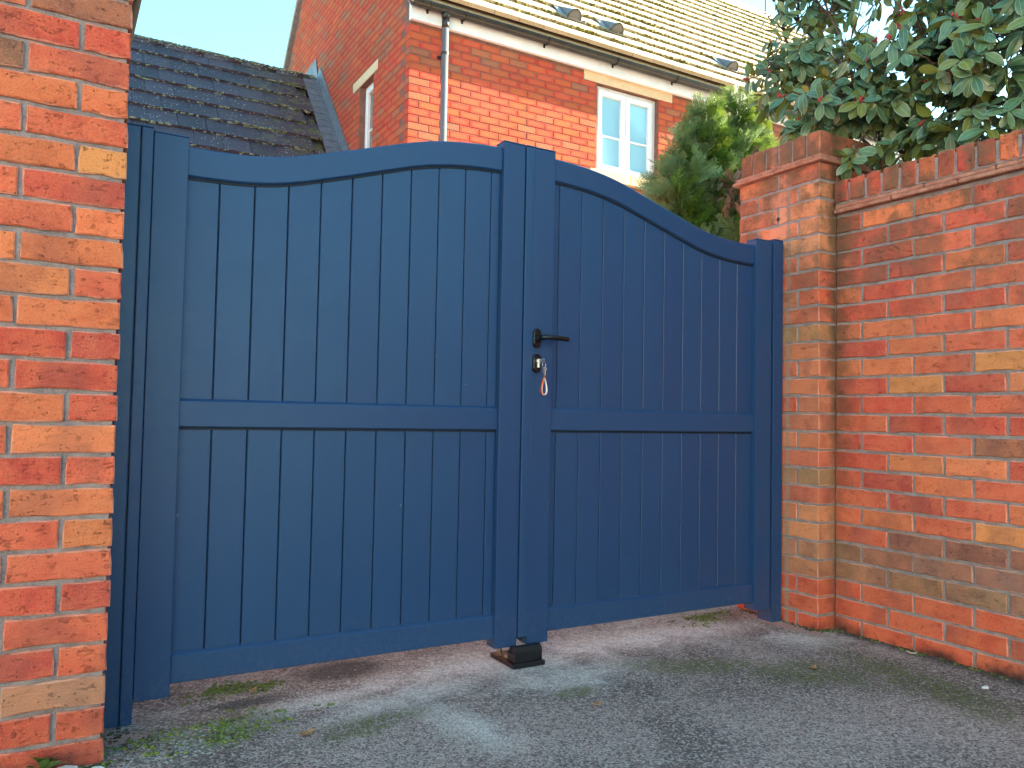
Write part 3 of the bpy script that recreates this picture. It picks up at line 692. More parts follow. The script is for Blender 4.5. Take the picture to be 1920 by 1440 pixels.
# floor stop
fs = thing('gate_stop', 'black cast gate stop bolted to the drive under the middle of the gates', 'gate stop', (1.43, 2.4, 0))
def at(mb, nm, mat, sm=False): 
    ob = mb.build(nm, mat, fs, sm); ob.location = (-1.43, -2.4, 0); return ob
at(MB().box(1.370, 1.497, 2.330, 2.492, -0.003, 0.013, 0.002), 'base_plate', M['iron'])
bx = MB(); prof = [(2.345, 0.0135), (2.345, 0.042)]
for i in range(9):
    a = math.pi - math.pi * i / 8; prof.append((2.365 + 0.020 * math.cos(a), 0.044 + 0.020 * math.sin(a)))
prof += [(2.385, 0.042), (2.385, 0.0135)]
bx.prism(prof, 1.384, 1.492, 'x'); at(bx, 'stop_block', M['iron'])
at(MB().box(1.380, 1.388, 2.340, 2.390, 0.0135, 0.045, 0.002), 'end_cheek', M['iron'])
bt = MB(); bt.cyl((1.384, 2.45, 0.012), (1.384, 2.45, 0.056), 0.009, seg=12); bt.cyl((1.398, 2.42, 0.012), (1.398, 2.42, 0.022), 0.012, seg=8); at(bt, 'bolt', M['rust'])

# ------------------------------------------------------------------ house beyond the gates
HX, HY, ZE = 2.906, 7.166, 4.722
RY, RZ = 10.10, 8.20; EY, EZ = 6.985, 4.90            # ridge and eave lines of the roof
slope = (RZ - EZ) / (RY - EY); BACKY = 2 * RY - HY; HX1 = 11.6
hs = thing('brick_house', 'two storey red brick house with white windows and a sunlit tiled roof behind the gates', 'house', (0, 0, 0))
WIN = [(5.165, 6.045, 3.60, 4.592), (6.76, 7.45, 3.70, 4.592)]
GWIN = (8.19, 8.635, 3.25, 4.548)
def grid_wall(u0, u1, z0, z1, holes, emit):
    us = sorted({u0, u1} | {h for hh in holes for h in hh[:2]}); zs = sorted({z0, z1} | {h for hh in holes for h in hh[2:]})
    for a, b in zip(us, us[1:]):
        for c, d in zip(zs, zs[1:]):
            if any(h[0] <= a and b <= h[1] and h[2] <= c and d <= h[3] for h in holes): continue
            emit(a, b, c, d)
wl = MB()
grid_wall(HX + 0.004, HX1, 0.0, ZE + 0.15, WIN, lambda a, b, c, d: wl.box(a, b, HY + 0.004, HY + 0.28, c, d))
grid_wall(HY + 0.281, BACKY, 0.0, ZE + 0.15, [GWIN], lambda a, b, c, d: wl.box(HX + 0.004, HX + 0.28, a, b, c, d))
zr = lambda y: RZ - 0.14 - abs(y - RY) * slope
wl.prism([(HY + 0.05, ZE + 0.151), (BACKY - 0.05, ZE + 0.151), (RY + (RZ - 0.14 - ZE - .151) / slope - 0.0, ZE + 0.152), (RY, RZ - 0.14), (RY - (RZ - 0.14 - ZE - .151) / slope, ZE + 0.152)][0:0] or [(RY + (zr(RY) - ZE - .151) / slope, ZE + .151), (RY, zr(RY)), (RY - (zr(RY) - ZE - .151) / slope, ZE + .151)], HX + 0.004, HX + 0.28, 'x')
wl.box(HX + 0.281, HX1, BACKY - 0.28, BACKY, 0.0, ZE + 0.1); wl.box(HX1 - 0.28, HX1 - 0.001, HY + 0.281, BACKY - 0.281, 0, ZE + 0.1)
wl.build('wall', M['hmortar'], hs)
HPAL = [((0.47, 0.058, 0.040), 5), ((0.44, 0.048, 0.038), 4), ((0.42, 0.078, 0.042), 4), ((0.50, 0.085, 0.038), 3), ((0.24, 0.105, 0.080), 1.2), ((0.32, 0.11, 0.07), 1.8)]
rb = random.Random(77)
cand = []
IM = Matrix(((right.x, right.y, right.z), (up.x, up.y, up.z), (fwd.x, fwd.y, fwd.z)))
def scr(p):
    c = IM @ (Vector(p) - Vector((0, 0, CAM_Z))); return (960 + 1495 * c.x / c.z, 720 - 1495 * c.y / c.z, c.z) if c.z > 0.1 else (0, 0, -1)
LINT = [(4.98, 6.257, 4.594, 4.705), (6.57, 7.64, 4.594, 4.705), (5.05, 6.16, 3.487, 3.60), (6.66, 7.56, 3.587, 3.70)]
GL = [(8.06, 8.862, 4.547, 4.662)]
row = 0; z = 2.727
while z < RZ:
    odd = row % 2
    # front
    if z + BH < ZE:
        x = HX; first = True
        while x < 9.2:
            L = 0.215 if not (first and odd) else 0.1025
            a, b = x, x + L
            segs = [(a, b)]
            for (h0, h1, c, d) in WIN + LINT:
                if z + BH > c + .002 and z < d - .002:
                    ns = []
                    for s, e in segs:
                        if e <= h0 or s >= h1: ns.append((s, e))
                        else:
                            if s < h0 - 0.03: ns.append((s, h0 - 0.004))
                            if e > h1 + 0.03: ns.append((h1 + 0.004, e))
                    segs = ns
            for s, e in segs:
                D = 0.1025
                cand.append((e - s, ((s + e) / 2, HY + D / 2, z + BH / 2), 0.0, D))
            x += L + J; first = False
    # gable, facing -x
    y = HY + (0.1025 if not odd else 0.215) + J
    if odd is False: pass
    while y < BACKY:
        L = 0.215; a, b = y, y + L
        if z + BH > ZE + 0.05:
            if z + BH > zr(a) - 0.01 or z + BH > zr(b) - 0.01: y += L + J; continue
        segs = [(a, b)]
        for (h0, h1, c, d) in [GWIN] + GL:
            if z + BH > c + .002 and z < d - .002:
                ns = []
                for s, e in segs:
                    if e <= h0 or s >= h1: ns.append((s, e))
                    else:
                        if s < h0 - 0.03: ns.append((s, h0 - 0.004))
                        if e > h1 + 0.03: ns.append((h1 + 0.004, e))
                segs = ns
        for s, e in segs: cand.append((e - s, (HX + 0.05125, (s + e) / 2, z + BH / 2), R(-90), 0.1025))
        y += L + J
    z += PITCH; row += 1
def size(c):
    x, y, d = scr(c[1])
    if d < 0 or not (300 < x < 1560) or not (-40 < y < 1000): return 0
    # skip what the gates or the pillar hide
    if y > 360 or (x < 1050 and y > 300): return 0
    k = 1495 / d
    dirx = abs(IM[0][0]) if c[2] == 0 else abs(IM[0][1])
    return k * k * c[0] * BH * max(0.2, dirx)
ranked = sorted(range(len(cand)), key=lambda i: -size(cand[i])); near = set(ranked[:300])
joined = MB(); tints = []
uvl = joined.bm.loops.layers.uv.new('UVMap'); cll = joined.bm.loops.layers.float_color.new('Tint')
def add_brick(mb, L, c, rot, D, col, uvl=None, cll=None):
    uvl = uvl or mb.bm.loops.layers.uv['UVMap']; cll = cll or mb.bm.loops.layers.float_color['Tint']
    x, y, zz = L / 2, D / 2, BH / 2; ch = 0.003
    ca, sa = math.cos(rot), math.sin(rot)
    T = lambda p: (c[0] + p[0] * ca - p[1] * sa, c[1] + p[0] * sa + p[1] * ca, c[2] + p[2])
    Q = [(-x, -zz), (x, -zz), (x, zz), (-x, zz)]
    f = [mb.bm.verts.new(T((a - math.copysign(ch, a), -y, b - math.copysign(ch, b)))) for a, b in Q]
    g = [mb.bm.verts.new(T((a, -y + ch, b))) for a, b in Q]; h = [mb.bm.verts.new(T((a, y, b))) for a, b in Q]
    for fc, ids in [(f, (0, 1, 2, 3))] + [((f[(i + 1) % 4], f[i], g[i], g[(i + 1) % 4]), ((i + 1) % 4, i, i, (i + 1) % 4)) for i in range(4)] + [((g[(i + 1) % 4], g[i], h[i], h[(i + 1) % 4]), ((i + 1) % 4, i, i, (i + 1) % 4)) for i in range(4)]:
        F = mb.bm.faces.new(fc)
        for lp_, k in zip(F.loops, ids):
            lp_[uvl].uv = (0 if Q[k][0] < 0 else 1, 0 if Q[k][1] < 0 else 1); lp_[cll] = col
for i, c in enumerate(cand):
    col = pick(rb, HPAL)
    pr = rb.uniform(-0.0012, 0.0012)
    if i in near:
        cc = (c[1][0], c[1][1] + (pr if c[2] == 0 else 0), c[1][2])
        put_brick(hs, c[0], BH, c[3], cc, c[2], col, mat=M['hbrick'], n=(1, 1), jit=0.0012, ch=0.003)
    else: add_brick(joined, c[0], c[1], c[2], c[3], col)
jo = joined.build('brickwork', M['hbrickwork'], hs); jo['kind'] = 'stuff'

def far_brickwork(parent, rows):
    mb = MB(); mb.bm.loops.layers.uv.new('UVMap'); mb.bm.loops.layers.float_color.new('Tint')
    for (c, rot) in rows: add_brick(mb, 0.215, c, rot, 0.1025, pick(rb, HPAL))
    o = mb.build('brickwork', M['hbrickwork'], parent); o['kind'] = 'stuff'
far_brickwork(lp, [((FX - 0.05125, 3.42 + 0.225 * i + (0.1125 if k % 2 else 0), 0.0955 + PITCH * k), R(90)) for k in range(27) for i in range(18)])
# stone lintels and sills
def part(name, mat, parent, *b, bev=0.004):
    return MB().box(*b, bev).build(name, mat, parent)
part('lintel', M['stone'], hs, 4.98, 6.257, HY - 0.004, HY + 0.2, 4.5955, 4.704)
part('lintel', M['stone'], hs, 6.57, 7.64, HY - 0.004, HY + 0.2, 4.5955, 4.704)
part('lintel', M['stone'], hs, HX - 0.004, HX + 0.2, 8.06, 8.862, 4.549, 4.660)
part('window_sill', M['stone'], hs, 5.05, 5.60, HY - 0.055, HY + 0.12, 3.489, 3.598)
part('window_sill', M['stone'], hs, 5.604, 6.16, HY - 0.055, HY + 0.12, 3.489, 3.598)
part('window_sill', M['stone'], hs, 6.66, 7.56, HY - 0.055, HY + 0.12, 3.589, 3.698)
# windows
def window(u0, u1, z0, z1, axis, leaves, barz, pane, depth=0.06):
    wroot = None
    def bx(nm, a, b, d0, d1, c, d, mat, par, bev=0.004):
        if axis == 'x': return MB().box(a, b, HY + d0, HY + d1, c, d, bev).build(nm, mat, par)
        return MB().box(HX + d0, HX + d1, a, b, c, d, bev).build(nm, mat, par)
    fr = MB(); t = 0.052
    def fb(mb, a, b, d0, d1, c, d, bev=0.004):
        if axis == 'x': mb.box(a, b, HY + d0, HY + d1, c, d, bev)
        else: mb.box(HX + d0, HX + d1, a, b, c, d, bev)
    fb(fr, u0 + .001, u0 + t, depth, depth + .07, z0, z1); fb(fr, u1 - t, u1 - .001, depth, depth + .07, z0, z1)
    fb(fr, u0 + t, u1 - t, depth, depth + .07, z1 - t, z1); fb(fr, u0 + t, u1 - t, depth, depth + .07, z0, z0 + t)
    wroot = fr.build('window', M['pvc'], hs)
    mids = [u0 + t + (u1 - u0 - 2 * t) * i / leaves for i in range(leaves + 1)]
    for a, b in zip(mids, mids[1:]):
        a += 0.002; b -= 0.002; s = 0.062
        sh = MB(); d0, d1 = depth - 0.014, depth + 0.05
        zz0, zz1 = z0 + t - 0.012, z1 - t + 0.012
        aa, bb = a - 0.010 * (a < u0 + t + .01), b + 0.010 * (b > u1 - t - .01)
        fb(sh, aa, aa + s, d0, d1, zz0, zz1, .006); fb(sh, bb - s, bb, d0, d1, zz0, zz1, .006); fb(sh, aa + s, bb - s, d0, d1, zz1 - s, zz1, .006); fb(sh, aa + s, bb - s, d0, d1, zz0, zz0 + s, .006)
        sh.build('casement', M['pvc'], wroot)
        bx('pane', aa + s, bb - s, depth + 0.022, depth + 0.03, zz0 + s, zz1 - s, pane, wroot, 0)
        if barz: bx('glazing_bar', aa + s, bb - s, depth + 0.008, depth + 0.0215, barz - 0.012, barz + 0.012, M['pvc'], wroot, 0.003)
    fb2 = MB(); mid = (u0 + u1) / 2
    if axis == 'x':
        fb2.box(mid - 0.28 * (u1 - u0), mid + 0.22 * (u1 - u0), HY + depth - 0.012, HY + depth, z1 - 0.03, z1 - 0.016, 0.002).build('trickle_vent', M['pvc'], wroot)
    else: fb2.bm.free()
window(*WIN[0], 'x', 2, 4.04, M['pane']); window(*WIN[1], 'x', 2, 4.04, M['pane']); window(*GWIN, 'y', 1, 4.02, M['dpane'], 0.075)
# eaves: fascia, soffit, gutter, downpipe
part('fascia', M['fascia'], hs, HX - 0.006, HX1, HY - 0.052, HY - 0.034, ZE - 0.027, EZ + 0.0, bev=0.003)
part('soffit', M['pvc'], hs, HX - 0.004, HX1, HY - 0.0335, HY + 0.003, ZE - 0.020, ZE - 0.008, bev=0)
part('fascia_end', M['fascia'], hs, HX - 0.012, HX - 0.0065, HY - 0.052, HY + 0.004, ZE - 0.027, EZ + 0.02, bev=0.001)
gt = MB(); GR = 0.058; gy = HY - 0.052 - GR - 0.004; gz = EZ - 0.045
prof = [(gy + GR * math.cos(a), gz + GR * math.sin(a)) for a in [math.pi + math.pi * i / 10 for i in range(11)]] + [(gy + (GR - .004) * math.cos(a), gz + (GR - .004) * math.sin(a)) for a in [2 * math.pi - math.pi * i / 10 for i in range(11)]]
gt.prism(prof, HX - 0.03, HX1 + 0.05, 'x'); gt.build('gutter', M['gutter'], hs, False)
for i, xb in enumerate((3.06, 3.44, 4.42, 5.33, 6.20, 7.10)):
    br = MB(); br.tube([(xb, gy + (GR + .004) * math.cos(a), gz + (GR + .004) * math.sin(a)) for a in [math.pi + math.pi * k / 8 for k in range(9)]], 0.006, 5)
    br.box(xb - 0.012, xb + 0.012, gy + GR - 0.002, HY - 0.05, gz - 0.075, gz - 0.005, 0.002); br.build('gutter_bracket', M['gutter'], hs)
PXP = 3.232
dp = MB(); dp.cyl((PXP, gy, gz - GR + 0.01), (PXP, gy + 0.0, gz - GR - 0.045), 0.045, 0.04, 16); dp.cyl((PXP, gy, gz - 0.20), (PXP, gy, gz - 0.10), 0.037, seg=18)
dp.build('outlet', M['gutter'], hs, True)
MB().cyl((PXP, gy, 0.1), (PXP, gy, gz - 0.09), 0.034, seg=20, cap=True).build('downpipe', M['pipe'], hs, True)
for zc_ in (4.40, 2.6):
    b_ = MB(); b_.cyl((PXP, gy, zc_ - 0.012), (PXP, gy, zc_ + 0.012), 0.038, seg=20); b_.box(PXP - 0.012, PXP + 0.012, gy + 0.036, HY - 0.008, zc_ - 0.012, zc_ + 0.012, 0.003); b_.box(PXP - 0.035, PXP + 0.035, HY - 0.008, HY - 0.002, zc_ - 0.02, zc_ + 0.02, 0.002); b_.build('pipe_clip', M['gutter'], hs)

# tiled roofs: each tile a slab lying on the pitch and lapping the one below
def tile_mesh(name, wd, ln, th, seed, camber=0.0):
    r = random.Random(seed); bm = bmesh.new(); nx = 3
    rows = []
    for j, (yy, dz) in enumerate(((0.0, 0.0), (ln, 0.0))):
        rows.append([(-wd / 2 + wd * i / nx + (r.uniform(-.002, .002)), yy + (r.uniform(-.003, .003) if j == 0 else 0), camber * (1 - abs(2 * i / nx - 1)) + (r.uniform(0, .0025) if j == 0 else 0)) for i in range(nx + 1)])
    T = [[bm.verts.new(p) for p in rw] for rw in rows]; B = [[bm.verts.new((p[0], p[1], p[2] - th)) for p in rw] for rw in rows]
    for i in range(nx):
        bm.faces.new((T[0][i], T[0][i + 1], T[1][i + 1], T[1][i])); bm.faces.new((B[0][i + 1], B[0][i], B[1][i], B[1][i + 1]))
        bm.faces.new((B[0][i], B[0][i + 1], T[0][i + 1], T[0][i])); bm.faces.new((T[1][i], T[1][i + 1], B[1][i + 1], B[1][i]))
    for i, s in ((0, 1), (nx, -1)):
        q = (T[0][i], T[1][i], B[1][i], B[0][i]); bm.faces.new(q if s > 0 else q[::-1])
    bmesh.ops.recalc_face_normals(bm, faces=bm.faces)
    me = bpy.data.meshes.new(name); bm.to_mesh(me); bm.free(); return me
def roof(root, x0, x1, eave, ridge, ncourse, wd, mat, mossmat, keep, nmax, tint_seed, tilt, th, visible, mossn, bond=0.5):
    (ey, ez), (ry, rz) = eave, ridge
    L = math.hypot(ry - ey, rz - ez); pit = math.atan2(rz - ez, ry - ey); gauge = L / ncourse
    dv = Vector((0, math.cos(pit), math.sin(pit))); nv = Vector((0, -math.sin(pit), math.cos(pit)))
    deck = MB().prism([(ey + 0.03, ez - 0.015), (ry, rz - 0.045), (ry, rz - 0.12), (ey + 0.03, ez - 0.09)], x0, x1, 'x').build('roof', mat, root)
    vars_ = [tile_mesh('roof_tile', wd - 0.004, gauge * 1.25, th, tint_seed + k) for k in range(5)]
    for v in vars_: v.materials.append(mat)
    r = random.Random(tint_seed); items = []
    for j in range(ncourse):
        n = int((x1 - x0) / wd) + 2; sh = (wd * bond) if j % 2 else 0
        for i in range(-1, n):
            xc = x0 + sh + wd * (i + 0.5)
            if xc - wd / 2 < x0 - 0.02 or xc + wd / 2 > x1 + 0.05: continue
            p = Vector((xc, ey, ez)) + dv * (gauge * j) + nv * (th + 0.004 + gauge * math.sin(tilt) * 0 + r.uniform(0, .003))
            items.append((p, pit - tilt + r.uniform(-.006, .006), r.uniform(-.006, .006)))
    def key(it):
        x, y, d = scr(it[0] + dv * gauge * 0.5)
        return visible(x, y, d)
    order = sorted(range(len(items)), key=lambda i: key(items[i])); near = set(order[:nmax])
    jm = bmesh.new()
    for i, (p, rx, ry_) in enumerate(items):
        me = vars_[r.randrange(5)]
        if i in near: link('roof_tile', me, None, deck, p, (rx, 0, ry_))
        elif key(items[i]) < 1e8:
            t = me.copy(); t.transform(Matrix.Translation(p) @ Matrix.Rotation(rx, 4, 'X')); jm.from_mesh(t); bpy.data.meshes.remove(t)
        else:
            t = me.copy(); t.transform(Matrix.Translation(p) @ Matrix.Rotation(rx, 4, 'X')); jm.from_mesh(t); bpy.data.meshes.remove(t)
    if len(jm.verts):
        me = bpy.data.meshes.new('roof_tiling'); jm.to_mesh(me); me.materials.append(mat)
        o = link('roof_tiling', me, None, deck); o['kind'] = 'stuff'
    jm.free()
    # moss cushions along the tile edges
    mb = Blobs(); rr = random.Random(tint_seed + 9)
    for j in range(1, ncourse):
        xx = x0
        while xx < x1:
            xx += rr.expovariate(mossn)
            dens = noise.noise(Vector((xx * 0.9, j * 0.7, 3.1)))
            if rr.random() > 0.66 + 0.6 * dens: continue
            sz = rr.uniform(0.006, 0.018) * (1.3 if dens > 0.2 else 1)
            p = Vector((xx, ey, ez)) + dv * (gauge * j + rr.uniform(-0.010, 0.008)) + nv * (th + rr.uniform(-0.030, 0.004))
            mb.add(p, sz * rr.uniform(.9, 2.4), sz * rr.uniform(.7, 1.2), sz * rr.uniform(.6, 1))
    mb.build('moss', mossmat, deck)
    return deck, dv, nv, gauge
def vis_main(x, y, d):
    if d < 0 or x < 700 or x > 1500 or y < -30 or y > 330: return 1e9
    return d
dk, dv, nv, gg = roof(hs, HX - 0.06, HX1 + 0.05, (EY, EZ), (RY, RZ), 16, 0.295, M['rtile'], M['moss'], None, 300, 400, R(6.0), 0.042, vis_main, 80, 0.5)
# back slope, ridge, verge
MB().prism([(RY, RZ + 0.0), (RY, RZ - 0.10), (2 * RY - EY, EZ - 0.10), (2 * RY - EY, EZ)], HX - 0.05, HX1, 'x').build('rear_roof', M['rtile'], hs)
MB().tube([(HX - 0.05, RY, RZ - 0.01), (HX1, RY, RZ - 0.01)], 0.085, 12).build('ridge', M['rtile'], hs, True)
MB().prism([(RY, RZ - 0.10), (RY, RZ - 0.165), (2 * RY - EY - 0.1, EZ - 0.07), (2 * RY - EY - 0.1, EZ - 0.005)], HX - 0.055, HX + 0.02, 'x').build('verge', M['mortar'], hs)
MB().prism([(RY, RZ - 0.10), (RY, RZ - 0.165), (EY + 0.1, EZ - 0.075), (EY + 0.1, EZ - 0.01)], HX - 0.055, HX + 0.02, 'x').build('verge', M['mortar'], hs)
# three hooded vents
for xv, zv in ((4.95, 0.0), (5.55, 0.0), (7.40, 0.0)):
    p = Vector((xv, EY, EZ)) + dv * (gg * 2.02) + nv * 0.03
    ve = MB(); ve.box(-0.16, 0.16, -0.03, 0.30, 0.0, 0.012, 0.002)
    n = 10; A = []
    for i in range(n + 1):
        a = math.pi * i / n; A.append((math.cos(a) * 0.085, math.sin(a) * 0.105))
    f0 = [ve.bm.verts.new((x, 0.0, z + 0.012)) for x, z in A]; f1 = [ve.bm.verts.new((x * 0.75, 0.30, max(0.0, z * 0.08) + 0.012)) for x, z in A]
    for i in range(n): ve.bm.faces.new((f0[i], f0[i + 1], f1[i + 1], f1[i]))
    ve.bm.faces.new(f0)
    o = ve.build('roof_vent', M['iron'] if False else M['pipe'], hs, False)
    o.location = p; o.rotation_euler = (math.atan2(dv.z, dv.y), 0, 0)
    rim = MB(); rim.tube([(math.cos(a) * 0.088, -0.005, math.sin(a) * 0.108 + 0.012) for a in [math.pi * i / n for i in range(n + 1)]], 0.008, 5)
    q = rim.build('hood_rim', M['gutter'], o)
MB().cyl((11.13, 10.2, 7.9), (11.13, 10.2, 9.6), 0.022, seg=8).build('aerial_mast', M['lead'], hs)

# ------------------------------------------------------------------ garage with a dark slate roof, left behind the gates
gr = thing('slate_roofed_garage', 'low garage with a mossy dark slate roof butting against the house gable', 'garage', (0, 0, 0))
GRY, GRZ = 10.36, 5.24; GE = (8.55, 3.18)
MB().box(-5.0, HX - 0.01, 8.75, 12.0, 0.0, 3.2).build('wall', M['hmortar'], gr)
far_brickwork(gr, [((-1.9 + 0.225 * i + (0.1125 if k % 2 else 0), 8.75 + 0.046, 1.5 + PITCH * k), 0.0) for k in range(23) for i in range(21)])
def vis_g(x, y, d):
    if d < 0 or x < 220 or x > 680: return 1e9
    return d
dk2, dv2, nv2, gg2 = roof(gr, -2.05, 2.70, GE, (GRY, GRZ), 9, 0.297, M['slate'], M['greymoss'], None, 300, 900, R(4.5), 0.032, vis_g, 48, 0.5)
MB().prism([(GRY, GRZ - 0.0), (GRY, GRZ - 0.1), (2 * GRY - GE[0], GE[1] - 0.1), (2 * GRY - GE[0], GE[1])], -2.1, HX - 0.005, 'x').build('rear_roof', M['slate'], gr)
for i in range(11):
    x0 = -2.05 + 0.44 * i; x1 = min(x0 + 0.435, HX - 0.02)
    MB().tube([(x0, GRY + 0.01, GRZ - 0.02), (x1, GRY + 0.01, GRZ - 0.02)], 0.075, 12).build('ridge_tile', M['slate'], gr, True)
mb = bmesh.new(); rr = random.Random(4)
for i in range(900):
    a = rr.uniform(0.2, 2.6); s = rr.uniform(0.006, 0.014)
    p = Vector((rr.uniform(-0.5, 2.85), GRY + 0.01 - 0.078 * math.cos(a), GRZ - 0.02 + 0.078 * math.sin(a)))
    bmesh.ops.create_icosphere(mb, subdivisions=1, radius=s, matrix=Matrix.Translation(p) @ Matrix.Diagonal((1.6, 1, .8, 1)))
me = bpy.data.meshes.new('ridge_moss'); mb.to_mesh(me); mb.free(); me.materials.append(M['greymoss']); o = link('ridge_moss', me, None, gr); o['kind'] = 'stuff'
# lead soakers stepping up the gable: one folded sheet per course
fl = math.atan2(dv2.z, dv2.y)
for j in range(18):
    p = Vector((0, GE[0], GE[1])) + dv2 * (gg2 * 0.5 * j)
    if p.z > GRZ - 0.05: break
    s = MB(); Lh = gg2 * 0.62
    s.box(2.695, HX - 0.008, 0, Lh, 0, 0.004); ob = s.build('lead_sheet', M['lead'], gr)
    ob.location = (0, p.y, p.z) ; ob.location = Vector((0, p.y, p.z)) + nv2 * (0.030 + 0.0); ob.rotation_euler = (fl - R(2.2), 0, 0)
    s = MB(); u = 0.165
    s.prism([(0, 0), (Lh * 1.02, 0), (Lh * 1.02, u), (0.0, u)], HX - 0.0085, HX - 0.0045, 'x'); ob = s.build('lead_flashing', M['lead'], gr)
    ob.location = Vector((-0.0008 * (j % 3), p.y, p.z)) + nv2 * 0.028; ob.rotation_euler = (fl - R(3), 0, 0)
MB().prism([(10.28, 5.20), (10.98, 5.30), (10.98, 5.545), (10.44, 5.575)], HX - 0.014, HX - 0.0105, 'x').build('lead_apron', M['lead'], gr)

# ------------------------------------------------------------------ unseen house added to shade the drive (right, beyond the frame)
nb = thing('added_shade_house', 'plain brick house added unseen right of the garden wall to shade the drive', 'house', (0, 0, 0))
MB().box(4.6, 11.0, -3.5, 2.2, 0.0, 5.4).build('wall', M['hmortar'], nb)
MB().prism([(4.3, 5.25), (7.8, 8.0), (11.3, 5.25), (11.3, 5.4), (7.8, 8.2), (4.3, 5.4)], -3.7, 2.205).build('roof', M['rtile'], nb)
MB().prism([(4.6, 5.401), (11.0, 5.401), (7.8, 7.9)], -3.49, 2.19).build('gable', M['hmortar'], nb)

nb = thing('added_bounce_house', 'cream rendered house added unseen behind the viewer to bounce sunlight', 'house', (0, 0, 0))  # unseen house added to reflect warm sunlight onto gates and brick
MB().box(-18.0, -8.0, -16.0, -3.9, 0.0, 6.2).build('wall', M['render'], nb)
MB().prism([(-18.4, 6.1), (-13.0, 9.2), (-7.6, 6.1), (-7.6, 6.25), (-13.0, 9.4), (-18.4, 6.25)], -16.3, -3.6).build('roof', M['rtile'], nb)
MB().prism([(-18.0, 6.201), (-8.0, 6.201), (-13.0, 9.0)], -15.99, -3.91).build('gable', M['render'], nb)
for yw in (-14.2, -10.6, -7.0):
    for zw in (1.0, 3.6):
        f_ = MB().box(-8.02, -7.96, yw, yw + 1.3, zw, zw + 1.2, 0.01).build('window', M['pvc'], nb)
        MB().box(-7.955, -7.945, yw + .08, yw + 1.22, zw + .08, zw + 1.12).build('pane', M['dpane'], f_)

# ------------------------------------------------------------------ large-leaved shrub over the wall
sh = thing('large_leaved_shrub', 'glossy dark green large leaved shrub with red buds hanging over the garden wall', 'shrub', (3.35, 2.2, 0))
S0 = Vector((3.35, 2.2, 0))
def leaf_mesh(name, L, W, seed):
    r = random.Random(seed); n = 6; bm = bmesh.new(); uvl_ = bm.loops.layers.uv.new('UVMap')
    droop = r.uniform(0.05, 0.35); fold = r.uniform(0.15, 0.5); rows = []
    for i in range(n + 1):
        t = i / n
        wdt = W * (math.sin(math.pi * min(1, t * 0.93 + 0.04)) ** 0.75) * (0.72 + 0.45 * t) * (1 if i < n else 0.04)
        y = L * t; z = -droop * L * t * t
        tw = r.uniform(-.04, .04) * W
        rows.append([bm.verts.new((s * wdt / 2, y, z + abs(s) * fold * wdt / 2 * (0.5 if abs(s) == 1 else .5) + (tw if s > 0 else -tw) * t)) for s in (-1, -0.5, 0, 0.5, 1)])
    for a, b in zip(rows, rows[1:]):
        for k in range(4):
            F = bm.faces.new((a[k], a[k + 1], b[k + 1], b[k]))
            for lp_, u in zip(F.loops, (k, k + 1, k + 1, k)): lp_[uvl_].uv = (abs(u - 2) / 2, 0.5)
    me = bpy.data.meshes.new(name); bm.to_mesh(me); bm.free()
    me.polygons.foreach_set('use_smooth', [True] * len(me.polygons)); me.materials.append(M['leaf'])
    ca = me.color_attributes.new('Tint', 'FLOAT_COLOR', 'POINT')
    tv = r.choice([0, 0, 0.1, 0.3, 0.55, 0.85])
    for v in ca.data: v.color = (tv, tv, tv, 1)
    return me
LV = [leaf_mesh('leaf', rnd.uniform(.066, .094), rnd.uniform(.034, .050), 100 + i) for i in range(24)]
rs = random.Random(42)
ELL = [((2.98, 2.28, 2.27), (.26, .30, .25), 84), ((3.05, 1.95, 2.30), (.24, .30, .28), 84), ((3.05, 1.60, 2.30), (.24, .32, .32), 80),
       ((3.2, 2.75, 2.62), (.26, .22, .22), 62), ((3.35, 2.75, 2.95), (.28, .22, .28), 66), ((3.55, 2.05, 2.62), (.42, .5, .34), 40),
       ((3.5, 1.5, 2.6), (.45, .4, .35), 24), ((2.86, 2.42, 2.17), (.12, .14, .09), 10), ((3.06, 1.75, 2.0), (.15, .45, .10), 44), ((3.3, 1.9, 2.1), (.25, .5, .2), 10), ((3.1, 1.55, 2.62), (.3, .35, .2), 46), ((3.2, 2.0, 2.66), (.3, .4, .2), 46)]
tips = []
for (c, rad, n) in ELL:
    for _ in range(n):
        v = Vector((rs.gauss(0, 1), rs.gauss(0, 1), rs.gauss(0, 1))).normalized() * (rs.random() ** 0.38)
        p = Vector((c[0] + v.x * rad[0], c[1] + v.y * rad[1], c[2] + v.z * rad[2]))
        if p.z < 2.12 and 2.70 < p.x < 3.2 and 2.18 < p.y < 2.70: p.z = 2.14 + rs.random() * .05
        if p.z < 1.90 and 2.8 < p.x < 3.07: p.z = 1.92 + rs.random() * .05
        tips.append((p, (v + Vector((-0.25, -0.1, 0.15))).normalized()))
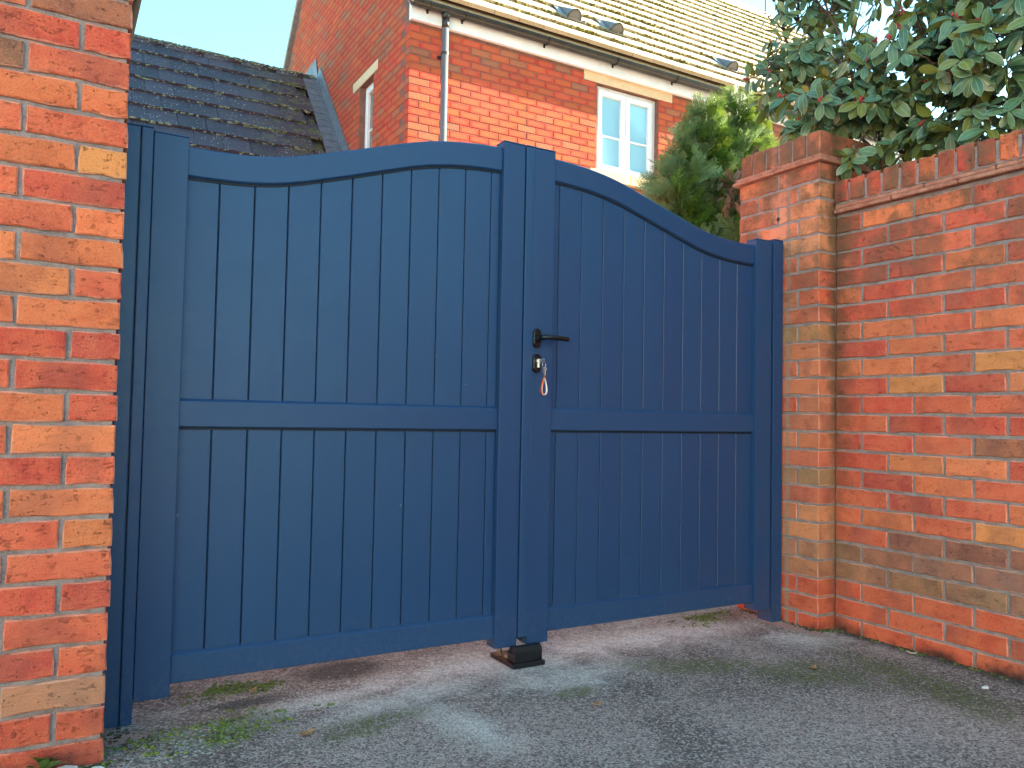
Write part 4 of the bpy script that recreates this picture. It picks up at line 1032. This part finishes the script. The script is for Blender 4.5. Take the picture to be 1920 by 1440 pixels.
# a low spray hanging in the corner between pillar and wall
for p in ((2.83, 2.14, 1.93), (2.84, 2.12, 1.97), (2.90, 2.07, 2.0)):
    tips.append((Vector(p), Vector((-.5, -.4, -.35)).normalized()))
leaves = []
for p, d in tips:
    n = rs.randint(5, 8); q = d.to_track_quat('Z', 'Y').to_matrix()
    a0 = rs.uniform(0, 6.28)
    for i in range(n):
        a = a0 + i * 2.4 + rs.uniform(-.3, .3); el = rs.uniform(-0.15, 0.75)
        ld = q @ Vector((math.cos(a) * math.cos(el), math.sin(a) * math.cos(el), math.sin(el)))
        ld = (ld + Vector((0, 0, rs.uniform(-0.9, 0.1)))).normalized()
        nrm = Vector((0, 0, 0.7)) + d * 0.6 + Vector((rs.uniform(-.9, .9), rs.uniform(-.9, .9), rs.uniform(-.3, .3))) + Vector((-0.25, -0.3, 0))
        xax = ld.cross(nrm).normalized(); zax = xax.cross(ld).normalized()
        mm = Matrix((xax, ld, zax)).transposed().to_4x4()
        mm.translation = p + ld * rs.uniform(0.004, 0.014) + d * rs.uniform(-0.035, 0.01)
        s = rs.uniform(0.62, 1.1); leaves.append((mm @ Matrix.Diagonal((s, s, s, 1)), rs.randrange(len(LV)), p))
# the leaves nearest the viewer are objects of their own
def lk(l):
    x, y, d = scr(l[0].translation)
    return d if (1380 < x < 1930 and -20 < y < 350 and d > 0) else 1e3 + d
order = sorted(range(len(leaves)), key=lambda i: lk(leaves[i])); near = set(order[:300])
jm = bmesh.new()
for i, (mm, k, p) in enumerate(leaves):
    if i in near:
        o = link('leaf', LV[k], None, sh); o.matrix_local = Matrix.Translation(-S0) @ mm
    else:
        t = LV[k].copy(); t.transform(mm); jm.from_mesh(t); bpy.data.meshes.remove(t)
me = bpy.data.meshes.new('foliage'); jm.to_mesh(me); jm.free(); me.materials.append(M['leaf'])
o = link('foliage', me, None, sh, -S0); o['kind'] = 'stuff'
# branches: a few stems forking to every tip
def limb(mb, a, b, r0, r1, seg=6, wob=0.03, n=5):
    a, b = Vector(a), Vector(b); pts = []
    for i in range(n + 1):
        t = i / n; p = a.lerp(b, t)
        if 0 < i < n: p += Vector((rs.uniform(-wob, wob), rs.uniform(-wob, wob), rs.uniform(-wob, wob)))
        pts.append(p)
    mb.tube(pts, [r0 + (r1 - r0) * i / n for i in range(n + 1)], seg); return pts
hubs = []
for j, (bx_, by_) in enumerate(((3.35, 2.2), (3.5, 1.9), (3.45, 2.45), (3.55, 1.5))):
    mb = MB(); b = Vector((bx_ , by_, 0.0)); t = b + Vector((rs.uniform(-.15, .05), rs.uniform(-.15, .15), 1.9 + rs.uniform(-.1, .2)))
    pts = limb(mb, b, t, 0.03, 0.018, 8, 0.04, 7)
    hubs += pts[4:]
    for _ in range(6):
        c = ELL[rs.randrange(7)][0]; e = Vector(c) + Vector((rs.uniform(-.12, .12), rs.uniform(-.15, .15), rs.uniform(-.12, .08)))
        hubs += limb(mb, pts[rs.randint(4, 7)], e, 0.013, 0.005, 6, 0.022, 5)
    mb.build('branch', M['bark'], sh).location = -S0
mb = MB()
for p, d in tips:
    h = min(hubs, key=lambda q: (q - p).length)
    if (h - p).length > 0.02: limb(mb, h, p, 0.0042, 0.0022, 4, 0.015, 3)
o = mb.build('twigs', M['bark'], sh); o.location = -S0; o['kind'] = 'stuff'
bd = [MB() for _ in range(1)]
nb_ = 0
for p, d in tips:
    if rs.random() < 0.3 and nb_ < 90:
        b = bmesh.new(); nb_ += 1
        for k in range(rs.randint(3, 7)):
            q = p + d * rs.uniform(0.0, 0.025) + Vector((rs.uniform(-.008, .008), rs.uniform(-.008, .008), rs.uniform(-.004, .012)))
            bmesh.ops.create_icosphere(b, subdivisions=1, radius=rs.uniform(.0035, .006), matrix=Matrix.Translation(q - S0) @ Matrix.Diagonal((1, 1, 1.5, 1)))
        me = bpy.data.meshes.new('bud_cluster'); b.to_mesh(me); b.free(); me.materials.append(M['bud']); link('bud_cluster', me, None, sh)

# ------------------------------------------------------------------ conifer between gate and house
cf = thing('conifer', 'feathery green conifer with a dead brown spray, behind the right gate leaf', 'conifer', (3.35, 3.55, 0))
C0 = Vector((3.35, 3.55, 0)); rc = random.Random(9)
def spray(bm, origin, d, upv, L, lay, tv):
    """flat fan of narrow scale-leaf shoots"""
    d = d.normalized(); side = d.cross(upv).normalized(); n = side.cross(d)
    def blade(a, b, w0, w1):
        s = (b - a).cross(n).normalized()
        vs = [bm.verts.new(a - s * w0), bm.verts.new(a + s * w0), bm.verts.new(b + s * w1), bm.verts.new(b - s * w1)]
        bm.faces.new(vs)
        for v in vs: v[lay] = (tv, tv, tv, 1)
    k = rc.randint(6, 8)
    for i in range(k):
        t = (i + 0.5) / k; a = origin + d * (L * t * 0.9) - Vector((0, 0, 1)) * (0.14 * L * t * t)
        for sg in (-1, 1):
            ln = L * 0.46 * (1 - 0.75 * t) * rc.uniform(.75, 1.25)
            b = a + (d * 0.8 + side * sg * 0.62 + n * rc.uniform(-.18, .18)).normalized() * ln - Vector((0, 0, 1)) * ln * 0.12
            blade(a, b, 0.0022, 0.0012)
            for q in (0.35, 0.65):
                m_ = a.lerp(b, q)
                for s2 in (-1, 1): blade(m_, m_ + ((b - a).normalized() * .8 + side * s2 * .55).normalized() * ln * 0.30, 0.0019, 0.001)
    blade(origin, origin + d * L - Vector((0, 0, 1)) * 0.12 * L, 0.0024, 0.0012)
bm = bmesh.new(); lay = bm.verts.layers.float_color.new('Tint')
AX = [((3.42, 3.5, 0.2), (3.50, 3.42, 2.62), .46), ((3.25, 3.45, 0.6), (3.13, 3.30, 2.5), .36), ((3.1, 3.4, 0.8), (2.9, 3.25, 2.2), .26), ((3.55, 3.55, 0.8), (3.72, 3.55, 2.50), .38)]
PL = []                                   # plumes: base, tip, radius
for a, b, rad in AX:
    a, b = Vector(a), Vector(b)
    for i in range(26):
        t = 0.42 + 0.58 * (i + rc.random()) / 26; th_ = i * 2.4 + rc.uniform(-.5, .5); out = Vector((math.cos(th_), math.sin(th_), 0))
        rr_ = rad * max(.18, (1.12 - t)) ** 0.7; base = a.lerp(b, t)
        PL.append((base, base + out * rr_ * rc.uniform(.75, 1.25) + Vector((0, 0, rr_ * rc.uniform(.35, 1.0))), rc.uniform(.055, .085)))
for tip in ((2.735, 3.12, 2.05), (2.80, 3.16, 2.20), (2.845, 3.2, 2.33), (2.97, 3.22, 2.40), (3.14, 3.28, 2.56), (3.37, 3.3, 2.74), (3.50, 3.35, 2.76), (3.6, 3.35, 2.72), (3.02, 3.1, 2.12), (3.2, 3.08, 2.05), (3.05, 3.0, 1.85), (3.25, 3.0, 1.9)):
    tip = Vector(tip); PL.append((tip + Vector((.30, .22, -.30)), tip, .075))
for base, tip, pr in PL:
    L = (tip - base).length; ax = (tip - base).normalized(); sd_ = ax.orthogonal().normalized(); sd2 = ax.cross(sd_)
    pale = 0.7 if tip.x < 2.95 and rc.random() < .4 else 0.0  # left plumes paler: sky light put into their tint
    for _ in range(int(26 + 66 * L)):
        t = rc.random() ** 0.8; an = rc.uniform(0, 6.283); r_ = pr * (1 - t) ** 0.5 * rc.random() ** 0.5
        out = sd_ * math.cos(an) + sd2 * math.sin(an)
        p = base.lerp(tip, t) + out * r_
        d = (ax * rc.uniform(.6, 1.2) + out * rc.uniform(.3, .9) + Vector((0, 0, rc.uniform(-.25, .35)))).normalized()
        tv = min(1, max(pale * rc.uniform(.5, 1.2), (t - 0.6) * 1.2 * rc.random()))
        n_ = (out.cross(ax) + Vector((rc.uniform(-.6, .6), rc.uniform(-.6, .6), rc.uniform(-.2, .8)))).normalized()
        if abs(n_.dot(d)) > .9: n_ = d.orthogonal()
        spray(bm, p, d, n_, rc.uniform(.09, .17), lay, tv)
me = bpy.data.meshes.new('crown'); bm.to_mesh(me); bm.free(); me.materials.append(M['conifer']); o = link('crown', me, None, cf, -C0); o['kind'] = 'stuff'
mb = MB()
mb.tube([(3.42, 3.5, 0), (3.43, 3.49, 1.2), (3.50, 3.43, 2.7)], [.06, .045, .008], 8)
for a, b, rad in AX[1:]: mb.tube([(3.42, 3.5, max(.1, a[2] - .5)), a, Vector(a).lerp(Vector(b), .9)], [.03, .022, .005], 6)
for _ in range(60):
    a, b, rad = AX[rc.randrange(len(AX))]; t = rc.uniform(.2, .9); p = Vector(a).lerp(Vector(b), t); th_ = rc.uniform(0, 6.28)
    mb.tube([p, p + Vector((math.cos(th_), math.sin(th_), .5)) * rad * (1 - t) ** .65 * .8], [.005, .002], 4)
mb.build('trunk', M['bark'], cf).location = -C0
bm = bmesh.new(); lay = bm.verts.layers.float_color.new('Tint')
for _ in range(75):
    p = Vector((2.99, 2.93, 2.02)) + Vector((rc.uniform(-.06, .10), rc.uniform(-.08, .1), rc.uniform(-.10, .12)))
    spray(bm, p, Vector((rc.uniform(-1, 1), rc.uniform(-1, .3), rc.uniform(-1, .3))), Vector((0.1, .2, 1)), rc.uniform(.05, .10), lay, 0)
for i in range(14):
    t = i / 13; p = Vector((2.98, 2.92, 2.08)).lerp(Vector((3.09, 2.90, 2.24)), t)
    spray(bm, p, Vector((.6, 0, .6 + rc.uniform(-.5, .3))), Vector((0, -1, .3)), .05, lay, 0)
me = bpy.data.meshes.new('dead_spray'); bm.to_mesh(me); bm.free(); me.materials.append(M['dead']); o = link('dead_spray', me, None, cf, -C0); o['kind'] = 'stuff'

# ------------------------------------------------------------------ small things on the drive
def dry_leaf(label, x, y, L, W, rot, mat, curl=0.35):
    r = random.Random(int(x * 1000)); bm = bmesh.new(); n = 6; rows = []
    for i in range(n + 1):
        t = i / n; wd = W * math.sin(math.pi * (0.06 + 0.9 * t)) * r.uniform(.85, 1.1)
        rows.append([bm.verts.new((L * (t - .5), s * wd / 2, 0.003 + curl * wd * (abs(s) ** 1.5) * .5 + 0.010 * (2 * t - 1) ** 2 * r.uniform(.4, 1) )) for s in (-1, -.4, .4, 1)])
    for a, b in zip(rows, rows[1:]):
        for k in range(3): bm.faces.new((a[k], a[k + 1], b[k + 1], b[k]))
    me = bpy.data.meshes.new('fallen_leaf'); bm.to_mesh(me); bm.free()
    o = link('fallen_leaf', me, mat, None, (x, y, -0.002), (0, 0, R(rot))); sm = o.modifiers.new('t', 'SOLIDIFY'); sm.thickness = 0.0008
    return tag(o, label, 'leaf', 'fallen leaves on the drive')
dry_leaf('curled brown leaf lying on the asphalt in front of the left gate leaf', 0.612, 2.105, 0.050, 0.020, 12, M['dryleaf'])
dry_leaf('small brown leaf on the grey asphalt in front of the handle side gate', 1.424, 1.931, 0.030, 0.018, -20, M['dryleaf'])
dry_leaf('pale straw coloured leaf at the foot of the garden wall', 2.772, 1.827, 0.036, 0.016, -60, M['paleleaf'])
dry_leaf('reddish flattened leaf on the mossy asphalt near the pillar', 2.299, 1.877, 0.040, 0.026, 30, M['bud'] if False else M['dryleaf'], 0.1)
dry_leaf('brown leaf fragment under the bottom rail of the left gate leaf', 0.56, 2.50, 0.034, 0.018, 40, M['dryleaf'])
def pebble(label, x, y, s, mat, sq=(1.4, 1, .5), name='stone_chip'):
    bm = bmesh.new(); bmesh.ops.create_icosphere(bm, subdivisions=2, radius=s); r = random.Random(int(x * 977))
    for v in bm.verts: v.co = Vector((v.co.x * sq[0], v.co.y * sq[1], v.co.z * sq[2])) * r.uniform(.75, 1.15)
    me = bpy.data.meshes.new(name); bm.to_mesh(me); bm.free()
    return tag(link(name, me, mat, None, (x, y, s * sq[2] * .4 - .004), (0, 0, r.uniform(0, 6))), label, 'stone', 'loose chips on the drive')
pebble('small white chip on the mossy drive by the garden wall', 2.648, 1.49, 0.009, M['chip'])
pebble('white stone half hidden by the weed at the left brick corner', 0.055, 2.135, 0.026, M['chip'])
pebble('flat pale chip in front of the left brick corner', 0.125, 2.125, 0.016, M['chip'], (1.6, 1, .35))
# grit
bm = bmesh.new(); r = random.Random(31)
for _ in range(2600):
    x, y = r.uniform(0.1, 2.8), r.uniform(1.0, 2.9)
    if r.random() > 0.25 + 0.8 * max(0, noise.noise(Vector((x * 2.2, y * 2.2, 1)))): continue
    if y < 0.25 * x + 0.6: continue
    s = r.uniform(.0012, .0034)
    bmesh.ops.create_icosphere(bm, subdivisions=1, radius=s, matrix=Matrix.Translation((x, y, -0.004 + s * .4)) @ Matrix.Diagonal((1.3, r.uniform(.7, 1.2), .7, 1)))
me = bpy.data.meshes.new('grit'); bm.to_mesh(me); bm.free(); me.materials.append(mat_rough('grit', (0.13, 0.13, 0.13), (0.36, 0.35, 0.34), 300, 0.9, 0.2, 0.001))
tag(link('grit', me), kind='stuff')
# crumbs of soil, moss and broken mortar gathered along the wall foot, the pillar and the left corner
cb = Blobs(); cm = Blobs(); r = random.Random(8)
def crumb(x, y, n, sx, sy, green):
    for _ in range(n):
        px, py = r.gauss(x, sx), r.gauss(y, sy); s_ = r.uniform(.0015, .0052)
        (cm if r.random() < green else cb).add((px, py, -0.004 + s_ * .3), s_ * r.uniform(1, 1.6), s_ * r.uniform(.8, 1.3), s_ * r.uniform(.5, .9))
for i in range(60): crumb(2.822 - abs(r.gauss(0, .012)), 1.05 + 1.13 * r.random(), 9, .007, .02, .35)
for i in range(20): crumb(2.728 - abs(r.gauss(0, .010)), 2.21 + .42 * r.random(), 9, .006, .02, .3)
for i in range(12): crumb(2.735 + .09 * r.random(), 2.203 - abs(r.gauss(0, .008)), 8, .012, .006, .4)
for i in range(34): crumb(-0.25 + .40 * r.random(), 2.160 - abs(r.gauss(0, .010)), 9, .02, .006, .4)
for i in range(14): crumb(0.15 + .10 * r.random(), 2.22 + .14 * r.random(), 8, .02, .02, .2)
for i in range(46): crumb(r.gauss(.42, .12), r.gauss(2.24, .06), 9, .02, .014, .85)
for i in range(26): crumb(r.gauss(.52, .10), r.gauss(2.56, .03), 9, .02, .012, .85)
for i in range(26): crumb(r.gauss(2.50, .10), r.gauss(2.58, .04), 9, .02, .014, .85)
tag(cb.build('soil_crumbs', M['soil']), kind='stuff'); tag(cm.build('moss_crumbs', M['gmoss']), kind='stuff')
# weed at the foot of the left brick corner
wd = thing('weed', 'small green weed growing at the foot of the left brick corner', 'weed', (0.015, 2.152, 0.006))
for i in range(9):
    a = R(200 + 18 * i + rnd.uniform(-8, 8)); L = rnd.uniform(.04, .07); me = leaf_mesh('leaf', L, L * .42, 300 + i); me.materials.clear(); me.materials.append(M['weed'])
    link('leaf', me, None, wd, (rnd.uniform(-.006, .006), rnd.uniform(-.004, .004), 0.004), (R(rnd.uniform(28, 72)), R(rnd.uniform(-20, 20)), a - R(90)))
